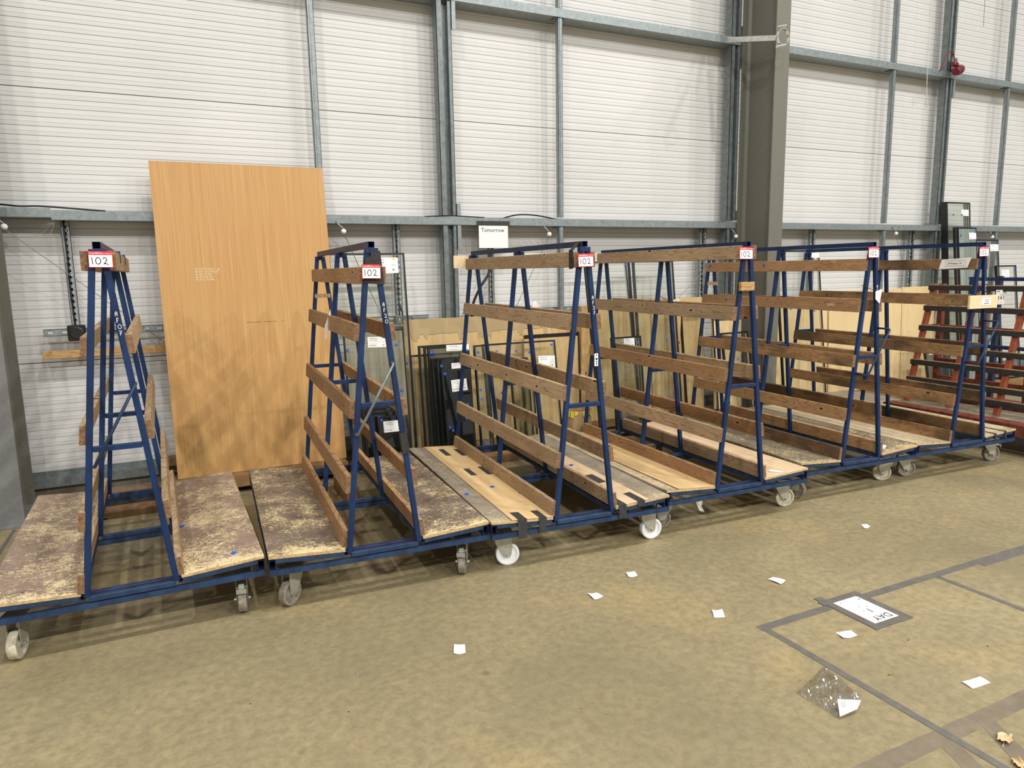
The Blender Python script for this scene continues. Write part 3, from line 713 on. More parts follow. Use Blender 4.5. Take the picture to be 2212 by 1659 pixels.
for (u0, u1, v0, v1, wr) in [(.205, .252, -.018, .13, .075), (.325, .370, -.018, .14, .03), (.30, .352, .38, .56, 0)]:
    tape_strip(r3, u0, u1, v0, v1, 1, TH, wr, .0055)
b = MB(); b.box(-.068, -.064, -.006, .034, 1.560, 1.655); b.add([(-.066, -.004, 1.652), (-.066, .034, 1.652), (-.014, .06, 1.694), (-.014, .02, 1.694), (-.064, -.004, 1.650), (-.064, .034, 1.650), (-.012, .06, 1.692), (-.012, .02, 1.692)], [(0, 1, 2, 3), (7, 6, 5, 4), (0, 4, 5, 1), (2, 6, 7, 3), (1, 5, 6, 2), (3, 7, 4, 0)]); b.box(-.064, -.040, -.010, -.006, 1.565, 1.62); b.obj('black_strap', M_RUBBER, r3)
MB().box(.052, .074, -.020, -.015, 1.055, 1.122).obj('white_bracket', M_PAPER, r3, .004)
b = MB()
for dz, rr_ in ((.055, .0035), (.036, .006), (.022, .004), (.010, .004)): b.lathe([(-.0215, rr_), (-.0200, rr_)], 10, 'Y', (.063, 0, 1.058 + dz))
b.obj('bracket_hole', M_INK, r3)
MB().box(-.150, -.035, 1.705, 1.715, 1.578, 1.668).obj('plywood_offcut', M_FRESH, r3, .001)
# rack 4 extras
MB().box(-.068, .030, -.040, -.016, 1.418, 1.468).obj('wooden_block', M_PINE_X, r4, .002)
b = MB(); poly = [(-.192, .2700), (-.40, .2825), (-.46, .290), (-.46, .293), (-.40, .2860), (-.192, .2735)]
b.prism(poly, (-.012, 1.60)); b.obj('plywood_overlay', M_PLY, r4, .001)
for (u, v) in ((-.33, -.01),):
    MB().add([(u, -.004, .20), (u + .05, -.012, .20), (u + .035, -.02, .165), (u + .05, -.03, .13), (u + .02, -.022, .14), (u + .012, -.01, .17)], [(0, 1, 2, 5), (5, 2, 3, 4)]).obj('torn_tape', M_ZINC, r4)
# rack 5, 6 extras
for (v, z, u) in ((1.56, 1.565, -.0635), (1.30, 1.292, -(face_u(1.292) + .0285)), (.92, 1.560, -.0635)):
    o = MB().box(-.003, 0, -.010, .010, -.009, .009).obj('blue_pad', M_PAD, r5); o.location = (u, v, z); o.rotation_euler = (.3, 0, 0)
o = text_obj('chalk_number', '25912', .026, M_CINK, r5, (-(face_u(1.292) + .0290), .26, 1.280), (PI / 2 + .10, 0, -PI / 2))
MB().box(-.05, .05, 1.60, 1.612, 1.40, 1.43).obj('wooden_spacer', M_WOOD, r5)
t = r6
MB().box(-.175, .118, -.060, -.044, 1.232, 1.325).obj('fresh_plywood_piece', M_FRESH, t, .001)
MB().box(-.050, .045, -.062, -.060, 1.255, 1.305).obj('printed_label', M_PAPER, t)
b = MB(); b.box(-.03, .025, -.0628, -.062, 1.264, 1.270); b.box(-.02, .02, -.0628, -.062, 1.280, 1.284); b.box(-.022, .022, -.0628, -.062, 1.291, 1.295); b.obj('print_lines', M_INK_G, t)
MB().box(-.056, -.018, -.045, -.014, 1.24, 1.32).obj('packing_block', M_WOOD, t)
# a taped paper on the top board of the rightmost rack (faces left)
e = thing('paper_notice', 'white notice reading A-Frame 14 on the top board of the rightmost blue rack', 'notice', (5.277 - .066 * math.cos(-.053) + .053 * .0, 3.194 + .25, 1.510), -.053 - PI / 2)
MB().add([(-.02, 0, .0), (.200, 0, .010), (.225, 0, .082), (.0, 0, .070), (-.02, .0006, .0), (.200, .0006, .010), (.225, .0006, .082), (.0, .0006, .070)],
         [(0, 1, 2, 3), (7, 6, 5, 4), (0, 4, 5, 1), (1, 5, 6, 2), (2, 6, 7, 3), (3, 7, 4, 0)]).obj('sheet', M_PAPER, e)
text_obj('lettering', 'A-Frame 14', .021, M_INK, e, (.052, -.0006, .035))
b = MB()
for (a, c, d, f) in ((.03, .185, .018, .066), (.045, .17, .026, .058)):
    b.box(a, c, -.0008, -.0002, d, d + .0012); b.box(a, c, -.0008, -.0002, f, f + .0012); b.box(a, a + .0012, -.0008, -.0002, d, f); b.box(c, c + .0012, -.0008, -.0002, d, f)
b.obj('printed_border', M_INK_G, e)
# tape on the right deck of rack 6
for (u0, u1, v0, v1, wr) in [(.285, .305, -.018, .12, .05), (.40, .42, -.018, .16, .05)]: tape_strip(r6, u0, u1, v0, v1, 1, TH, wr, .0015)

# ---- lot signs hung on the racks
def lot_sign(r, u, z, w, h, label, tilt=0.0, tiny=True):
    R_ = Matrix.Rotation(r.rotation_euler[2], 3, 'Z'); p = Vector(r.location) + R_ @ Vector((u, -.034, z))
    t = thing('lot_sign', label, 'sign', p, r.rotation_euler[2], 'auction lot signs reading 102')
    t.rotation_euler = (-.05, tilt, r.rotation_euler[2])
    MB().box(0, w, 0, .0025, 0, h).obj('red_backing', M_RED, t, .001)
    MB().box(.003, w - .003, -.0006, 0, .003, h * .77).obj('white_panel', M_PAPER, t)
    b = MB(); strokes(b, '102', w * .14, h * .22, h * .40, h * .045, -.0012, -.0006, gap=.30); b.obj('number', M_INK, t)
    text_obj('auctioneer_name', 'Cottrill&Co.', h * .145, M_PAPER, t, (w * .04, -.0004, h * .84))
    text_obj('web_address', 'www.cottrillandco.com', h * .085, M_PAPER, t, (w * .50, -.0004, h * .85))
    b = MB(); b.box(w * .5 - .0015, w * .5 + .0015, .0026, .024, h * .8, h * .8 + .003); b.obj('cable_tie', M_PAPER_G, t)
lot_sign(r1, -.033, 1.597, .086, .064, 'red and white 102 sign on the leftmost blue rack', .02)
lot_sign(r2, -.053, 1.532, .086, .064, 'red and white 102 sign on the second blue rack from the left', .02)
lot_sign(r3, -.049, 1.568, .088, .066, 'red and white 102 sign on the third blue rack from the left', -.02)
lot_sign(r4, -.082, 1.598, .096, .068, 'red and white 102 sign on the fourth blue rack from the left', .01)
lot_sign(r5, -.074, 1.597, .092, .068, 'red and white 102 sign on the fifth blue rack from the left', -.01)
lot_sign(r6, -.077, 1.596, .098, .066, 'red and white 102 sign on the rightmost blue rack', -.03)
# ---- hanging cards
def card(name, label, pts, tie, mat=M_PAPER):
    t = thing(name, label, 'card', pts[0])
    P = [Vector(p) - Vector(pts[0]) for p in pts]; off = Vector((.0, -.0012, 0))
    MB().add(P + [p + off for p in P], [(0, 1, 2, 3), (7, 6, 5, 4), (0, 4, 5, 1), (1, 5, 6, 2), (2, 6, 7, 3), (3, 7, 4, 0)]).obj('card', mat, t)
    MB().tube([Vector(q) - Vector(pts[0]) for q in tie], .0022, 6).obj('cable_tie', M_BLACK, t)
    return t
def rpt(r, u, v, z):
    return Vector(r.location) + Matrix.Rotation(r.rotation_euler[2], 3, 'Z') @ Vector((u, v, z))
card('hanging_card', 'white card hanging askew on the left side of the second blue rack', [rpt(r2, -.072, .80, 1.362), rpt(r2, -.118, .74, 1.272), rpt(r2, -.122, .72, 1.195), rpt(r2, -.074, .78, 1.300)],
     [rpt(r2, -.072, .80, 1.345), rpt(r2, -.03, .80, 1.335), rpt(r2, .06, .80, 1.322)])
card('hanging_card', 'white card hanging beside the right front leg of the fifth blue rack', [rpt(r5, .020, -.022, 1.380), rpt(r5, .078, -.022, 1.392), rpt(r5, .062, -.022, 1.300), rpt(r5, .024, -.022, 1.330)],
     [rpt(r5, .030, -.015, 1.385), rpt(r5, -.03, -.016, 1.400), rpt(r5, -.10, -.016, 1.425)])
card('hanging_card', 'small grey card tied to the middle frame of the third blue rack', [rpt(r3, .07, .86, 1.345), rpt(r3, .11, .86, 1.365), rpt(r3, .145, .86, 1.330), rpt(r3, .09, .86, 1.315)],
     [rpt(r3, .085, .85, 1.335), rpt(r3, .04, .85, 1.330), rpt(r3, -.06, .85, 1.325)], M_PAPER_G)
card('hanging_card', 'small grey card tied to the middle frame of the fourth blue rack', [rpt(r4, .07, .80, 1.335), rpt(r4, .115, .80, 1.350), rpt(r4, .13, .80, 1.315), rpt(r4, .09, .80, 1.310)],
     [rpt(r4, .08, .79, 1.320), rpt(r4, .04, .79, 1.325), rpt(r4, -.04, .79, 1.365)], M_PAPER_G)

# ================================================================== LEANING PANELS AND GLASS BEHIND
def lean(name, label, cat, x0, x1, yt, zt, yb, zb, group=None):
    t = thing(name, label, cat, (x0, yb, zb), 0, group)
    tilt = math.atan2(yt - yb, zt - zb); t.rotation_euler = (-tilt, 0, 0)
    return t, x1 - x0, math.hypot(yt - yb, zt - zb)
PADM = MB().box(-.0095, .0095, -.004, 0, -.0095, .0095).mesh('blue_pad', M_PAD)
def sticker(t, x, z, w, h, rot=0.0, yellow=True):
    b = MB().box(0, w, -.0035, -.0028, 0, h); o = b.obj('paper_label', M_PAPER, t); o.location = (x, 0, z); o.rotation_euler = (0, rot, 0)
    b = MB(); b.box(w * .1, w * .5, -.0042, -.0036, h * .82, h * .85); b.box(w * .1, w * .35, -.0042, -.0036, h * .68, h * .70); b.box(w * .38, w * .5, -.0042, -.0036, h * .66, h * .70)
    b.box(w * .08, w * .45, -.0042, -.0036, h * .18, h * .22); b.box(w * .75, w * .9, -.0042, -.0036, h * .5, h * .52); b.box(w * .78, w * .86, -.0042, -.0036, h * .18, h * .26)
    o2 = b.obj('label_print', M_INK_G, t); o2.location = (x, 0, z); o2.rotation_euler = (0, rot, 0)
    if yellow:
        o3 = MB().box(w * .78, w * .9, -.0045, -.0037, h * .86, h * .95).obj('label_flash', M_YEL, t); o3.location = (x, 0, z); o3.rotation_euler = (0, rot, 0)
def pads(t, pts):
    for (x, z) in pts:
        o = link('blue_pad', PADM, t); o.location = (x, -.0015, z); o.rotation_euler = (0, random.uniform(-.6, .6), 0)
def glazed(label, x0, x1, yt, zt, yb, zb, mat=None, bw=.012, th=.026, lab=None, pad=(), group='sealed glass units against the wall', name='glass_unit'):
    t, w, h = lean(name, label, 'glass panel', x0, x1, yt, zt, yb, zb, group)
    b = MB()
    for (a, c, d, f) in ((0, bw, 0, h), (w - bw, w, 0, h), (bw, w - bw, 0, bw), (bw, w - bw, h - bw, h)): b.box(a, c, .0, th, d, f)
    b.obj('edge_seal', M_BLACK, t)
    b = MB(); s = .0015
    for (a, c, d, f) in ((bw, bw + .003, bw, h - bw), (w - bw - .003, w - bw, bw, h - bw), (bw, w - bw, h - bw - .003, h - bw)): b.box(a, c, .004, th - .004, d, f)
    b.obj('spacer_bar', M_STEEL, t)
    g = MB(); g.add([(bw, .003, bw), (w - bw, .003, bw), (w - bw, .003, h - bw), (bw, .003, h - bw)], [(0, 1, 2, 3)])
    g.obj('pane', mat or M_GLASS, t)
    if lab: sticker(t, *lab)
    pads(t, [(a * w, c * h) for a, c in pad])
    return t
def sheet(name, label, cat, x0, x1, yt, zt, yb, zb, mat, th=.016, group=None):
    t, w, h = lean(name, label, cat, x0, x1, yt, zt, yb, zb, group)
    MB().box(0, w, 0, th, 0, h).obj('panel', mat, t, .001)
    return t, w, h
# the tall veneered board
t, w, h = sheet('veneered_board', 'tall orange veneered board leaning on the wall behind the first two racks', 'board', -.004, 1.192, 5.745, 2.356, 5.455, .135, M_VENEER, .018)
def scribble(t, lines, x, z, s, rot=0.0):
    b = MB(); rng = random.Random(3); y0, y1 = -.0012, -.0002
    for k, ln in enumerate(lines):
        strokes(b, ln, x, z - k * s * 1.75, s, s * .17, y0, y1, gap=.3)
    return b.obj('chalk_note', M_CINK, t)
scribble(t, ['44 287  12 1040', '47 280  22 1070', '44 812  12 920', '44 284  72 410', '84 202  22 414'], .236, 1.476, .0108)
o = scribble(t, ['2027'], 0, 0, .012); o.location = (.372, 0, 1.448); o.rotation_euler = (0, -.85, 0)
b = MB()
for a, c in ((.55, .66), (.67, .73), (.735, .76), (.80, .815)): b.box(a, c, -.0006, 0, 1.085, 1.088)
b.obj('dark_scratch', plain('scratch', srgb(120, 84, 40), .8), t)
# timber under the board
def skid(x0, x1, y0, y1, z0, z1, label, name='timber_skid'):
    return tag(MB().box(x0, x1, y0, y1, z0, z1).obj(name, M_PALLET, bevel=.003), label, 'timber')
skid(-.10, 1.18, 5.36, 5.56, .045, .133, 'long timber skid under the tall veneered board')
skid(-.02, .08, 5.2, 5.66, 0, .044, 'timber bearer below the left end of the long skid')
skid(1.08, 1.18, 5.2, 5.66, 0, .044, 'timber bearer below the right end of the long skid')
skid(1.02, 1.10, 4.72, 5.15, .0, .11, 'timber block on the floor inside the second rack')
skid(1.45, 3.40, 5.18, 5.765, 0, .078, 'low timber bearer carrying the dark glass stack')
skid(3.42, 5.345, 5.10, 5.765, 0, .119, 'low timber bearer under the clear glass behind the fourth rack')
skid(5.60, 9.9, 5.19, 5.765, 0, .095, 'low timber bearer under the panels right of the column')
tag(MB().box(-.62, -.14, 5.18, 5.33, 0, .045).obj('floor_plank', M_PALLET, bevel=.002), 'brown plank lying on the floor behind the leftmost rack', 'plank')
tag(MB().box(-.66, -.12, 5.42, 5.50, 0, .07).obj('black_strip', M_RUBBER, bevel=.003), 'black strip on the floor behind the leftmost rack', 'beam')  # plain black block lying low between the two planks
tag(MB().box(-.60, -.13, 5.60, 5.74, 0, .05).obj('floor_plank', M_PALLET, bevel=.002), 'plank lying nearest the wall behind the leftmost rack', 'plank')
# packing piece at base, left of board
skid(-.12, .02, 5.80, 5.90, .152, .215, 'small wood scrap on the base rail beside the veneered board', 'wood_scrap')
# --- glass behind rack 2
glazed('tall clear glass unit standing right of the veneered board', 1.194, 1.808, 5.72, 1.712, 5.575, .082, M_GLASS, .013, pad=[(.08, .93), (.92, .93), (.30, .45), (.93, .45)], lab=(.325, 1.475, .23, .125))
glazed('grey reeded glass panel in front of the tall clear unit', 1.250, 1.736, 5.60, 1.105, 5.48, .082, M_GLASS_R, .010, pad=[(.86, .88), (.42, .60), (.9, .52), (.05, .86)], lab=(.185, .895, .155, .085, .03))
for i, (x0, zt, yt, yb) in enumerate([(1.285, .565, 5.34, 5.26), (1.300, .540, 5.30, 5.22), (1.345, .515, 5.26, 5.18)]):
    glazed(['tallest of the low dark glass units behind the second rack', 'middle one of the low dark glass units behind the second rack', 'low dark glass unit just behind the labelled front one'][i], x0, 1.600, yt, zt, yb, .082, M_GLASS_D, .012, pad=[(.25, .9), (.1, .6)], group='low dark glass units behind the second rack')
glazed('foremost low dark glass unit with white label behind the second rack', 1.385, 1.625, 5.21, .485, 5.13, .082, M_GLASS_D, .012, lab=(.04, .285, .145, .085), pad=[(.12, .93), (.86, .10), (.86, .02)], group='low dark glass units behind the second rack')
# --- behind rack 3
sheet('chipboard_sheet', 'wide water-stained chipboard sheet leaning behind the third rack', 'sheet', 1.79, 3.43, 5.755, 1.165, 5.70, .08, M_CHIP_ST, .016)
t_, w_, h_ = 0, 0, 0
glazed('narrow black-edged unit left of the dark stack, chipboard showing through', 1.785, 2.23, 5.60, .885, 5.52, .082, M_GLASS, .012, pad=[])
L3 = [(1.846, .962, 5.56, 5.47, 'rearmost tall unit of the dark glass stack behind the third rack'), (1.880, .957, 5.525, 5.435, 'second tall unit from the back of the dark glass stack'), (1.903, .952, 5.49, 5.40, 'foremost tall unit of the dark glass stack, label at its top')]
for i, (x0, zt, yt, yb, lb) in enumerate(L3):
    glazed(lb, x0, 2.262, yt, zt, yb, .082, M_GLASS_T, .014, pad=[(.12, .95), (.06, .95), (.93, .95)] if i == 2 else [], lab=(.155, .835, .20, .05, .02, False) if i == 2 else None, group='dark glass stack behind the third rack')
L4 = [(1.918, .865, 5.45, 5.36, 'medium height unit just in front of the tall dark stack'), (1.945, .868, 5.41, 5.32, 'medium height unit with a white label partly hidden'), ]
for i, (x0, zt, yt, yb, lb) in enumerate(L4):
    glazed(lb, x0, 2.235, yt, zt, yb, .082, M_GLASS_D, .014, pad=[(.12, .92)] if i else [(.15, .93), (.2, .3), (.3, .04)], lab=(.12, .68, .16, .065, .02, False) if i else None, group='dark glass stack behind the third rack')
glazed('lowest front unit of the dark stack with tilted white label', 1.968, 2.215, 5.37, .780, 5.26, .082, M_GLASS_D, .014, pad=[(.10, .95), (.80, .58), (.72, .42), (.12, .34), (.22, .30)], lab=(.075, .520, .135, .095, -.04, False), group='dark glass stack behind the third rack')
glazed('narrow clear unit at the right end of the dark stack', 2.268, 2.385, 5.40, .955, 5.29, .10, M_GLASS_T, .012, pad=[(.28, .93), (.25, .57), (.32, .48), (.18, .08), (.38, .04)])
glazed('large clear unit behind the middle of the third rack with white label', 2.388, 3.085, 5.50, .948, 5.36, .082, M_GLASS, .014, pad=[(.18, .92), (.20, .90), (.44, .91), (.62, .89), (.94, .95), (.2, .52), (.24, .50)], lab=(.51, .640, .165, .105, .05, False))
glazed('short clear unit in front of the large one behind the third rack', 2.585, 2.755, 5.39, .825, 5.27, .082, M_GLASS_T, .010, pad=[(.1, .38), (.5, .42), (.9, .38)])
glazed('slim clear unit beside the short one behind the third rack', 2.700, 2.81, 5.384, .60, 5.305, .082, M_GLASS_T, .010, pad=[(.2, .06), (.7, .04)])
t, w, h = sheet('framed_board', 'chipboard panel with a black top edge behind the right of the third rack', 'panel', 2.86, 3.425, 5.66, .985, 5.62, .082, M_CHIP, .02)
b = MB(); b.box(0, w, -.004, 0, h - .03, h + .002); b.box(w - .012, w, -.004, 0, 0, h); b.obj('black_edging', M_BLACK, t)
tag(MB().box(3.440, 3.524, 5.64, 5.72, .12, 1.222).obj('pine_post', M_PINE, bevel=.003), 'upright pine post between the third and fourth racks', 'post')
# brown drum with yellow strap
t = thing('waste_drum', 'brown fibre drum with yellow torn strap on its rim', 'drum', (3.045, 5.055, 0))
MB().lathe([(0, .105), (.012, .112), (.39, .118), (.40, .114), (.40, .108), (.03, .104)], 28, 'Z').obj('drum', M_BIN, t, smooth=False)
b = MB(); rng = random.Random(5)
for i in range(22):
    a = 2 * PI * i / 22; a2 = a + .22; r_ = .121
    if i % 4 == 3: continue
    d = rng.uniform(.0, .045)
    b.add([(math.cos(a) * r_, math.sin(a) * r_, .405), (math.cos(a2) * r_, math.sin(a2) * r_, .405), (math.cos(a2) * (r_ + .004), math.sin(a2) * (r_ + .004), .385 - d), (math.cos(a) * (r_ + .004), math.sin(a) * (r_ + .004), .37 - d * .4)], [(0, 1, 2, 3)])
b.obj('yellow_strap', M_YEL, t)
# --- behind rack 4
sheet('chipboard_sheet', 'chipboard sheet behind the left half of the fourth rack', 'sheet', 3.535, 4.30, 5.755, 1.185, 5.70, .12, M_CHIP, .018)
sheet('chipboard_sheet', 'chipboard sheet behind the right half of the fourth rack', 'sheet', 4.31, 4.96, 5.755, 1.255, 5.70, .12, M_CHIP, .018)
sheet('chipboard_sheet', 'short chipboard sheet just left of the olive column', 'sheet', 4.97, 5.33, 5.60, 1.015, 5.55, .12, M_CHIP_PALE, .018)
tag(MB().box(4.498, 4.556, 5.60, 5.64, .12, 1.15).obj('pine_post', M_PINE, bevel=.003), 'upright pine strip among the glass behind the fourth rack', 'post')
glazed('tall clear glass unit behind the far left end of the fourth rack', 3.452, 3.905, 5.60, 1.622, 5.33, .125, M_GLASS, .016, pad=[(.98, .98), (.12, .05), (.7, .06), (.95, .1)])
glazed('small black-framed unit with white label in front of the tall glass', 3.545, 3.862, 5.30, .955, 5.20, .125, M_GLASS_T, .014, lab=(.125, .745, .115, .075, .0, False), pad=[(.30, .93), (.86, .93), (.62, .35)], name='glass_unit')
glazed('tall clear glass unit behind the middle of the fourth rack', 3.93, 4.395, 5.60, 1.625, 5.38, .125, M_GLASS, .014, pad=[(.1, .70), (.8, .5)])
glazed('tall clear glass unit nearest the pine strip behind the fourth rack', 4.02, 4.492, 5.66, 1.63, 5.46, .125, M_GLASS, .018, pad=[(.9, .6)])
glazed('clear glass unit leaning left of the olive column', 4.56, 4.962, 5.62, 1.20, 5.48, .125, M_GLASS, .014, pad=[(.2, .9), (.5, .35)])
glazed('short clear unit with black top edge beside the olive column', 4.985, 5.330, 5.50, .905, 5.35, .12, M_GLASS, .016, pad=[(.1, .9), (.5, .66)])
# --- right of the column
sheet('chipboard_sheet', 'pale chipboard sheet just right of the olive column', 'sheet', 5.74, 6.75, 5.755, 1.19, 5.70, .10, M_CHIP_PALE, .018)
sheet('chipboard_sheet', 'wide pale chipboard sheet behind the rightmost blue rack', 'sheet', 6.76, 7.985, 5.745, 1.262, 5.69, .10, M_CHIP_PALE, .018)
sheet('chipboard_sheet', 'pale chipboard sheet behind the left end of the orange rack', 'sheet', 8.01, 8.62, 5.755, 1.275, 5.70, .10, M_CHIP_PALE, .018)
tag(MB().box(5.72, 5.775, 5.60, 5.64, .10, 1.14).obj('pine_post', M_PINE, bevel=.003), 'upright pine strip just right of the olive column', 'post')
glazed('tall clear glass unit leaning right of the olive column', 5.80, 6.425, 5.62, 1.715, 5.42, .10, M_GLASS, .016, pad=[(.25, .62), (.80, .60), (.9, .93)], lab=(.50, 1.545, .12, .065, 0, False))
for i in range(3):
    glazed(['rearmost of the three tallest glass units at the right', 'middle one of the three tallest glass units at the right', 'foremost of the three tallest glass units at the right'][i], 8.60 + .0 * i, 9.05, 5.73 - .0275 * i, 2.285 - .002 * i, 5.52 - .0275 * i, .10, M_GLASS if i else M_GLASS, .014,
           pad=[(.25, .93), (.62, .93)] if i == 2 else [], lab=(.27, 2.03, .14, .075, .02, False) if i == 2 else None, group='tallest glass units at the right')
for i in range(2):
    glazed(['rear one of the two pale frosted units at the right', 'front one of the two pale frosted units at the right'][i], 8.60, 8.955, 5.555 - .04 * i, 1.975 - .006 * i, 5.34 - .04 * i, .10, M_GLASS_F if i else M_GLASS, .014,
           pad=[(.14, .95), (.9, .97), (.5, .68), (.75, .64)] if i else [], lab=(.20, 1.74, .14, .08, -.02, False) if i else None, group='pale frosted units at the right')
glazed('clear glass unit right of the frosted units with white label', 8.985, 9.505, 5.57, 1.832, 5.36, .10, M_GLASS_T, .016, pad=[(.93, .98), (.45, .70)], lab=(.34, 1.60, .17, .085, .0, False))
glazed('lower glass unit with white label above the orange rack', 9.375, 9.790, 5.49, 1.512, 5.31, .10, M_GLASS, .016, pad=[(.9, .96), (.8, .80)], lab=(.10, 1.26, .155, .105, .0, False))
glazed('small glass unit standing low behind the orange rack', 7.98, 8.42, 5.42, .66, 5.30, .10, M_GLASS_D, .02, lab=(.06, .40, .2, .1, .0, False), pad=[(.1, .93), (.9, .93)])

# ================================================================== ORANGE RACK
OX = 6.75
t = thing('orange_rack', 'orange steel rack with black rubber bars at the right edge', 'rack', (OX, 2.60, 0))
def fx_(z): return (1.34 - z) * -.27 - .13
b = None
for v in (.58, 1.00, 1.42, 1.83):
    MB().bar((fx_(1.36), v, 1.36), (fx_(.26), v, .26), .042, .045, up=(0, 1, 0)).obj('sloping_leg', M_ORANGE, t, .003)
    MB().box(-.025, .025, v - .025, v + .025, .15, 1.36).obj('upright', M_ORANGE_D, t, .003)
    MB().bar((fx_(.96), v, .96), (0, v, .96), .03, .03).obj('brace', M_ORANGE_D, t, .002)
for z in (1.32, .95, .63, .46):
    MB().box(-.02, .02, .58, 1.83, z - .018, z + .018).obj('rear_rail', M_ORANGE_D, t, .002)
for z in (1.325, 1.135, .950, .768, .630, .470, .365):
    p0 = (fx_(z) - .036, .42, z); p1 = (fx_(z) - .036, 1.855, z)
    MB().bar(p0, p1, .020, .046).obj('rubber_bar', M_RUBBER, t, .002)
    MB().box(fx_(z) - .026, fx_(z) - .006, .42, 1.855, z + .019, z + .027).obj('wooden_backing', M_PINE_X, t)
MB().box(-.66, -.52, .30, 1.90, .10, .262).obj('base_beam', M_ORANGE_D, t, .006)
MB().box(-.50, -.05, .30, 1.90, .20, .245).obj('deck', M_DECK_GREY, t, .003)
MB().box(-.668, -.661, .30, 1.90, .105, .165).obj('rubber_strip', M_RUBBER, t, .002)
MB().box(.2, .56, .30, 1.90, .10, .235).obj('base_beam', M_ORANGE_D, t, .006)
for (cx, cy) in ((-.58, .45), (-.58, 1.75), (.4, .45), (.4, 1.75)):
    MB().lathe([(-.02, .045), (-.018, .05), (.018, .05), (.02, .045)], 20, 'X', (cx, cy, .05)).obj('wheel', M_WHEEL_G, t)
e = thing('lot_card', 'light grey card numbered 141 hanging on the orange rack', 'sign', (6.520, 3.80, 1.190), -.45)
MB().box(0, .092, 0, .002, 0, .125).obj('card', M_PAPER_G, e)
b = MB(); strokes(b, '141', .022, .040, .034, .004, -.001, 0, gap=.3); b.obj('number', M_INK, e)
b = MB(); b.box(.006, .034, -.0008, 0, .108, .118); b.box(.036, .058, -.0008, 0, .084, .087); b.box(.058, .088, -.0008, 0, .110, .114); b.obj('printed_header', M_INK_G, e)
MB().tube([(.046, .001, .125), (.046, .01, .150)], .002, 6).obj('cable_tie', M_BLACK, e)
# low grey platform between
t = thing('low_platform', 'low grey-topped platform on the floor left of the orange rack', 'platform', (6.02, 4.53, 0))
MB().box(0, .42, 0, .64, .225, .250).obj('top_board', M_DECK_GREY, t, .003)
for yy in (.02, .29, .55): MB().box(.01, .41, yy, yy + .07, .07, .224).obj('bearer', M_PALLET, t, .002)
for xx in (.03, .33): MB().box(xx, xx + .07, .02, .62, .0, .069).obj('skid', M_PALLET, t, .002)
# dark blue stillage at the far right
t = thing('blue_stillage', 'dark blue steel stillage cut off by the right picture edge', 'stillage', (7.42, 3.95, 0))
for (xx, yy) in ((0, 0), (.10, .02), (.0, .6), (.45, .0), (.45, .6)):
    MB().box(xx, xx + .05, yy, yy + .05, 0, 1.41).obj('post', M_BLUE_DARK, t, .002)
for z in (1.37, .7, .12):
    MB().box(.05, .45, .005, .045, z, z + .035).obj('crossbar', M_BLUE_DARK, t); MB().box(.005, .045, .05, .6, z, z + .035).obj('side_bar', M_BLUE_DARK, t)
tag(MB().box(7.28, 7.40, 3.93, 3.945, 1.04, 1.40).obj('chipboard_offcut', M_CHIP_PALE, bevel=.001), 'small pale board offcut beside the dark blue stillage', 'offcut')

# ================================================================== ON THE DECKS
def deckz(r, u): return .2545 + TH + (abs(u) - .19) * .0625
def loose_pad(r, u, v, label, lift=.001):
    p = rpt(r, u, v, deckz(r, u) + lift); o = link('packing_pad', MB().box(-.011, .011, -.009, .009, 0, .006).mesh('packing_pad', M_PAD)); o.location = p
    o.rotation_euler = (0, 0, random.uniform(0, 3)); tag(o, label, 'pad', 'blue packing pads left on the decks')
loose_pad(r1, .21, .65, 'blue pad near the inner board on the right deck of the leftmost rack')
loose_pad(r1, .415, .10, 'blue pad near the front edge on the right deck of the leftmost rack')
loose_pad(r2, .245, .27, 'blue pad on the right deck of the second rack')
loose_pad(r3, -.31, .58, 'blue pad in the middle of the left deck of the third rack', .006)
loose_pad(r3, -.50, .49, 'blue pad near the outer edge of the left deck of the third rack')
loose_pad(r3, .33, .80, 'blue pad on the right deck of the third rack', .006)
def paper(label, x, y, z, w, h, rot, group=None, curl=.006, name='paper_slip', mat=M_PAPER):
    nx, ny = 6, 4; vs = []; fs = []
    rng = random.Random(int(abs(x * 1000 + y * 77)))
    ph = rng.uniform(0, 6); a = rng.uniform(.6, 1)
    for k in (0, .0006):
        for j in range(ny + 1):
            for i in range(nx + 1):
                u = i / nx - .5; v = j / ny - .5
                zz = curl * (abs(u) * 2) ** 2 * a * (.5 + .5 * math.sin(ph + 3 * v)) + .0008 + k
                vs.append((u * w + .03 * w * v, v * h, zz))
    m = (nx + 1) * (ny + 1)
    for j in range(ny):
        for i in range(nx):
            q = j * (nx + 1) + i; fs += [(q, q + nx + 1, q + nx + 2, q + 1), (q + m, q + 1 + m, q + nx + 2 + m, q + nx + 1 + m)]
    o = MB().add(vs, fs).obj(name, mat, smooth=True); o.location = (x, y, z); o.rotation_euler = (0, 0, rot)
    return tag(o, label, 'paper', group)
p = rpt(r4, .335, .05, deckz(r4, .335)); paper('white slip of paper on the pale right deck of the fourth rack', p.x, p.y, p.z, .085, .045, -.75, curl=.002)
# crumpled tissue
b = bmesh.new(); bmesh.ops.create_icosphere(b, subdivisions=3, radius=.028)
rng = random.Random(9)
for v in b.verts:
    v.co *= rng.uniform(.6, 1.25); v.co.z *= .55
me = bpy.data.meshes.new('crumpled_paper'); b.to_mesh(me); b.free(); me.materials.append(M_PAPER)
o = link('crumpled_paper', me); p = rpt(r5, .275, .07, deckz(r5, .275) + .012); o.location = p; o.scale = (1.5, .8, 1); tag(o, 'crumpled white tissue at the front of the fifth rack', 'paper')

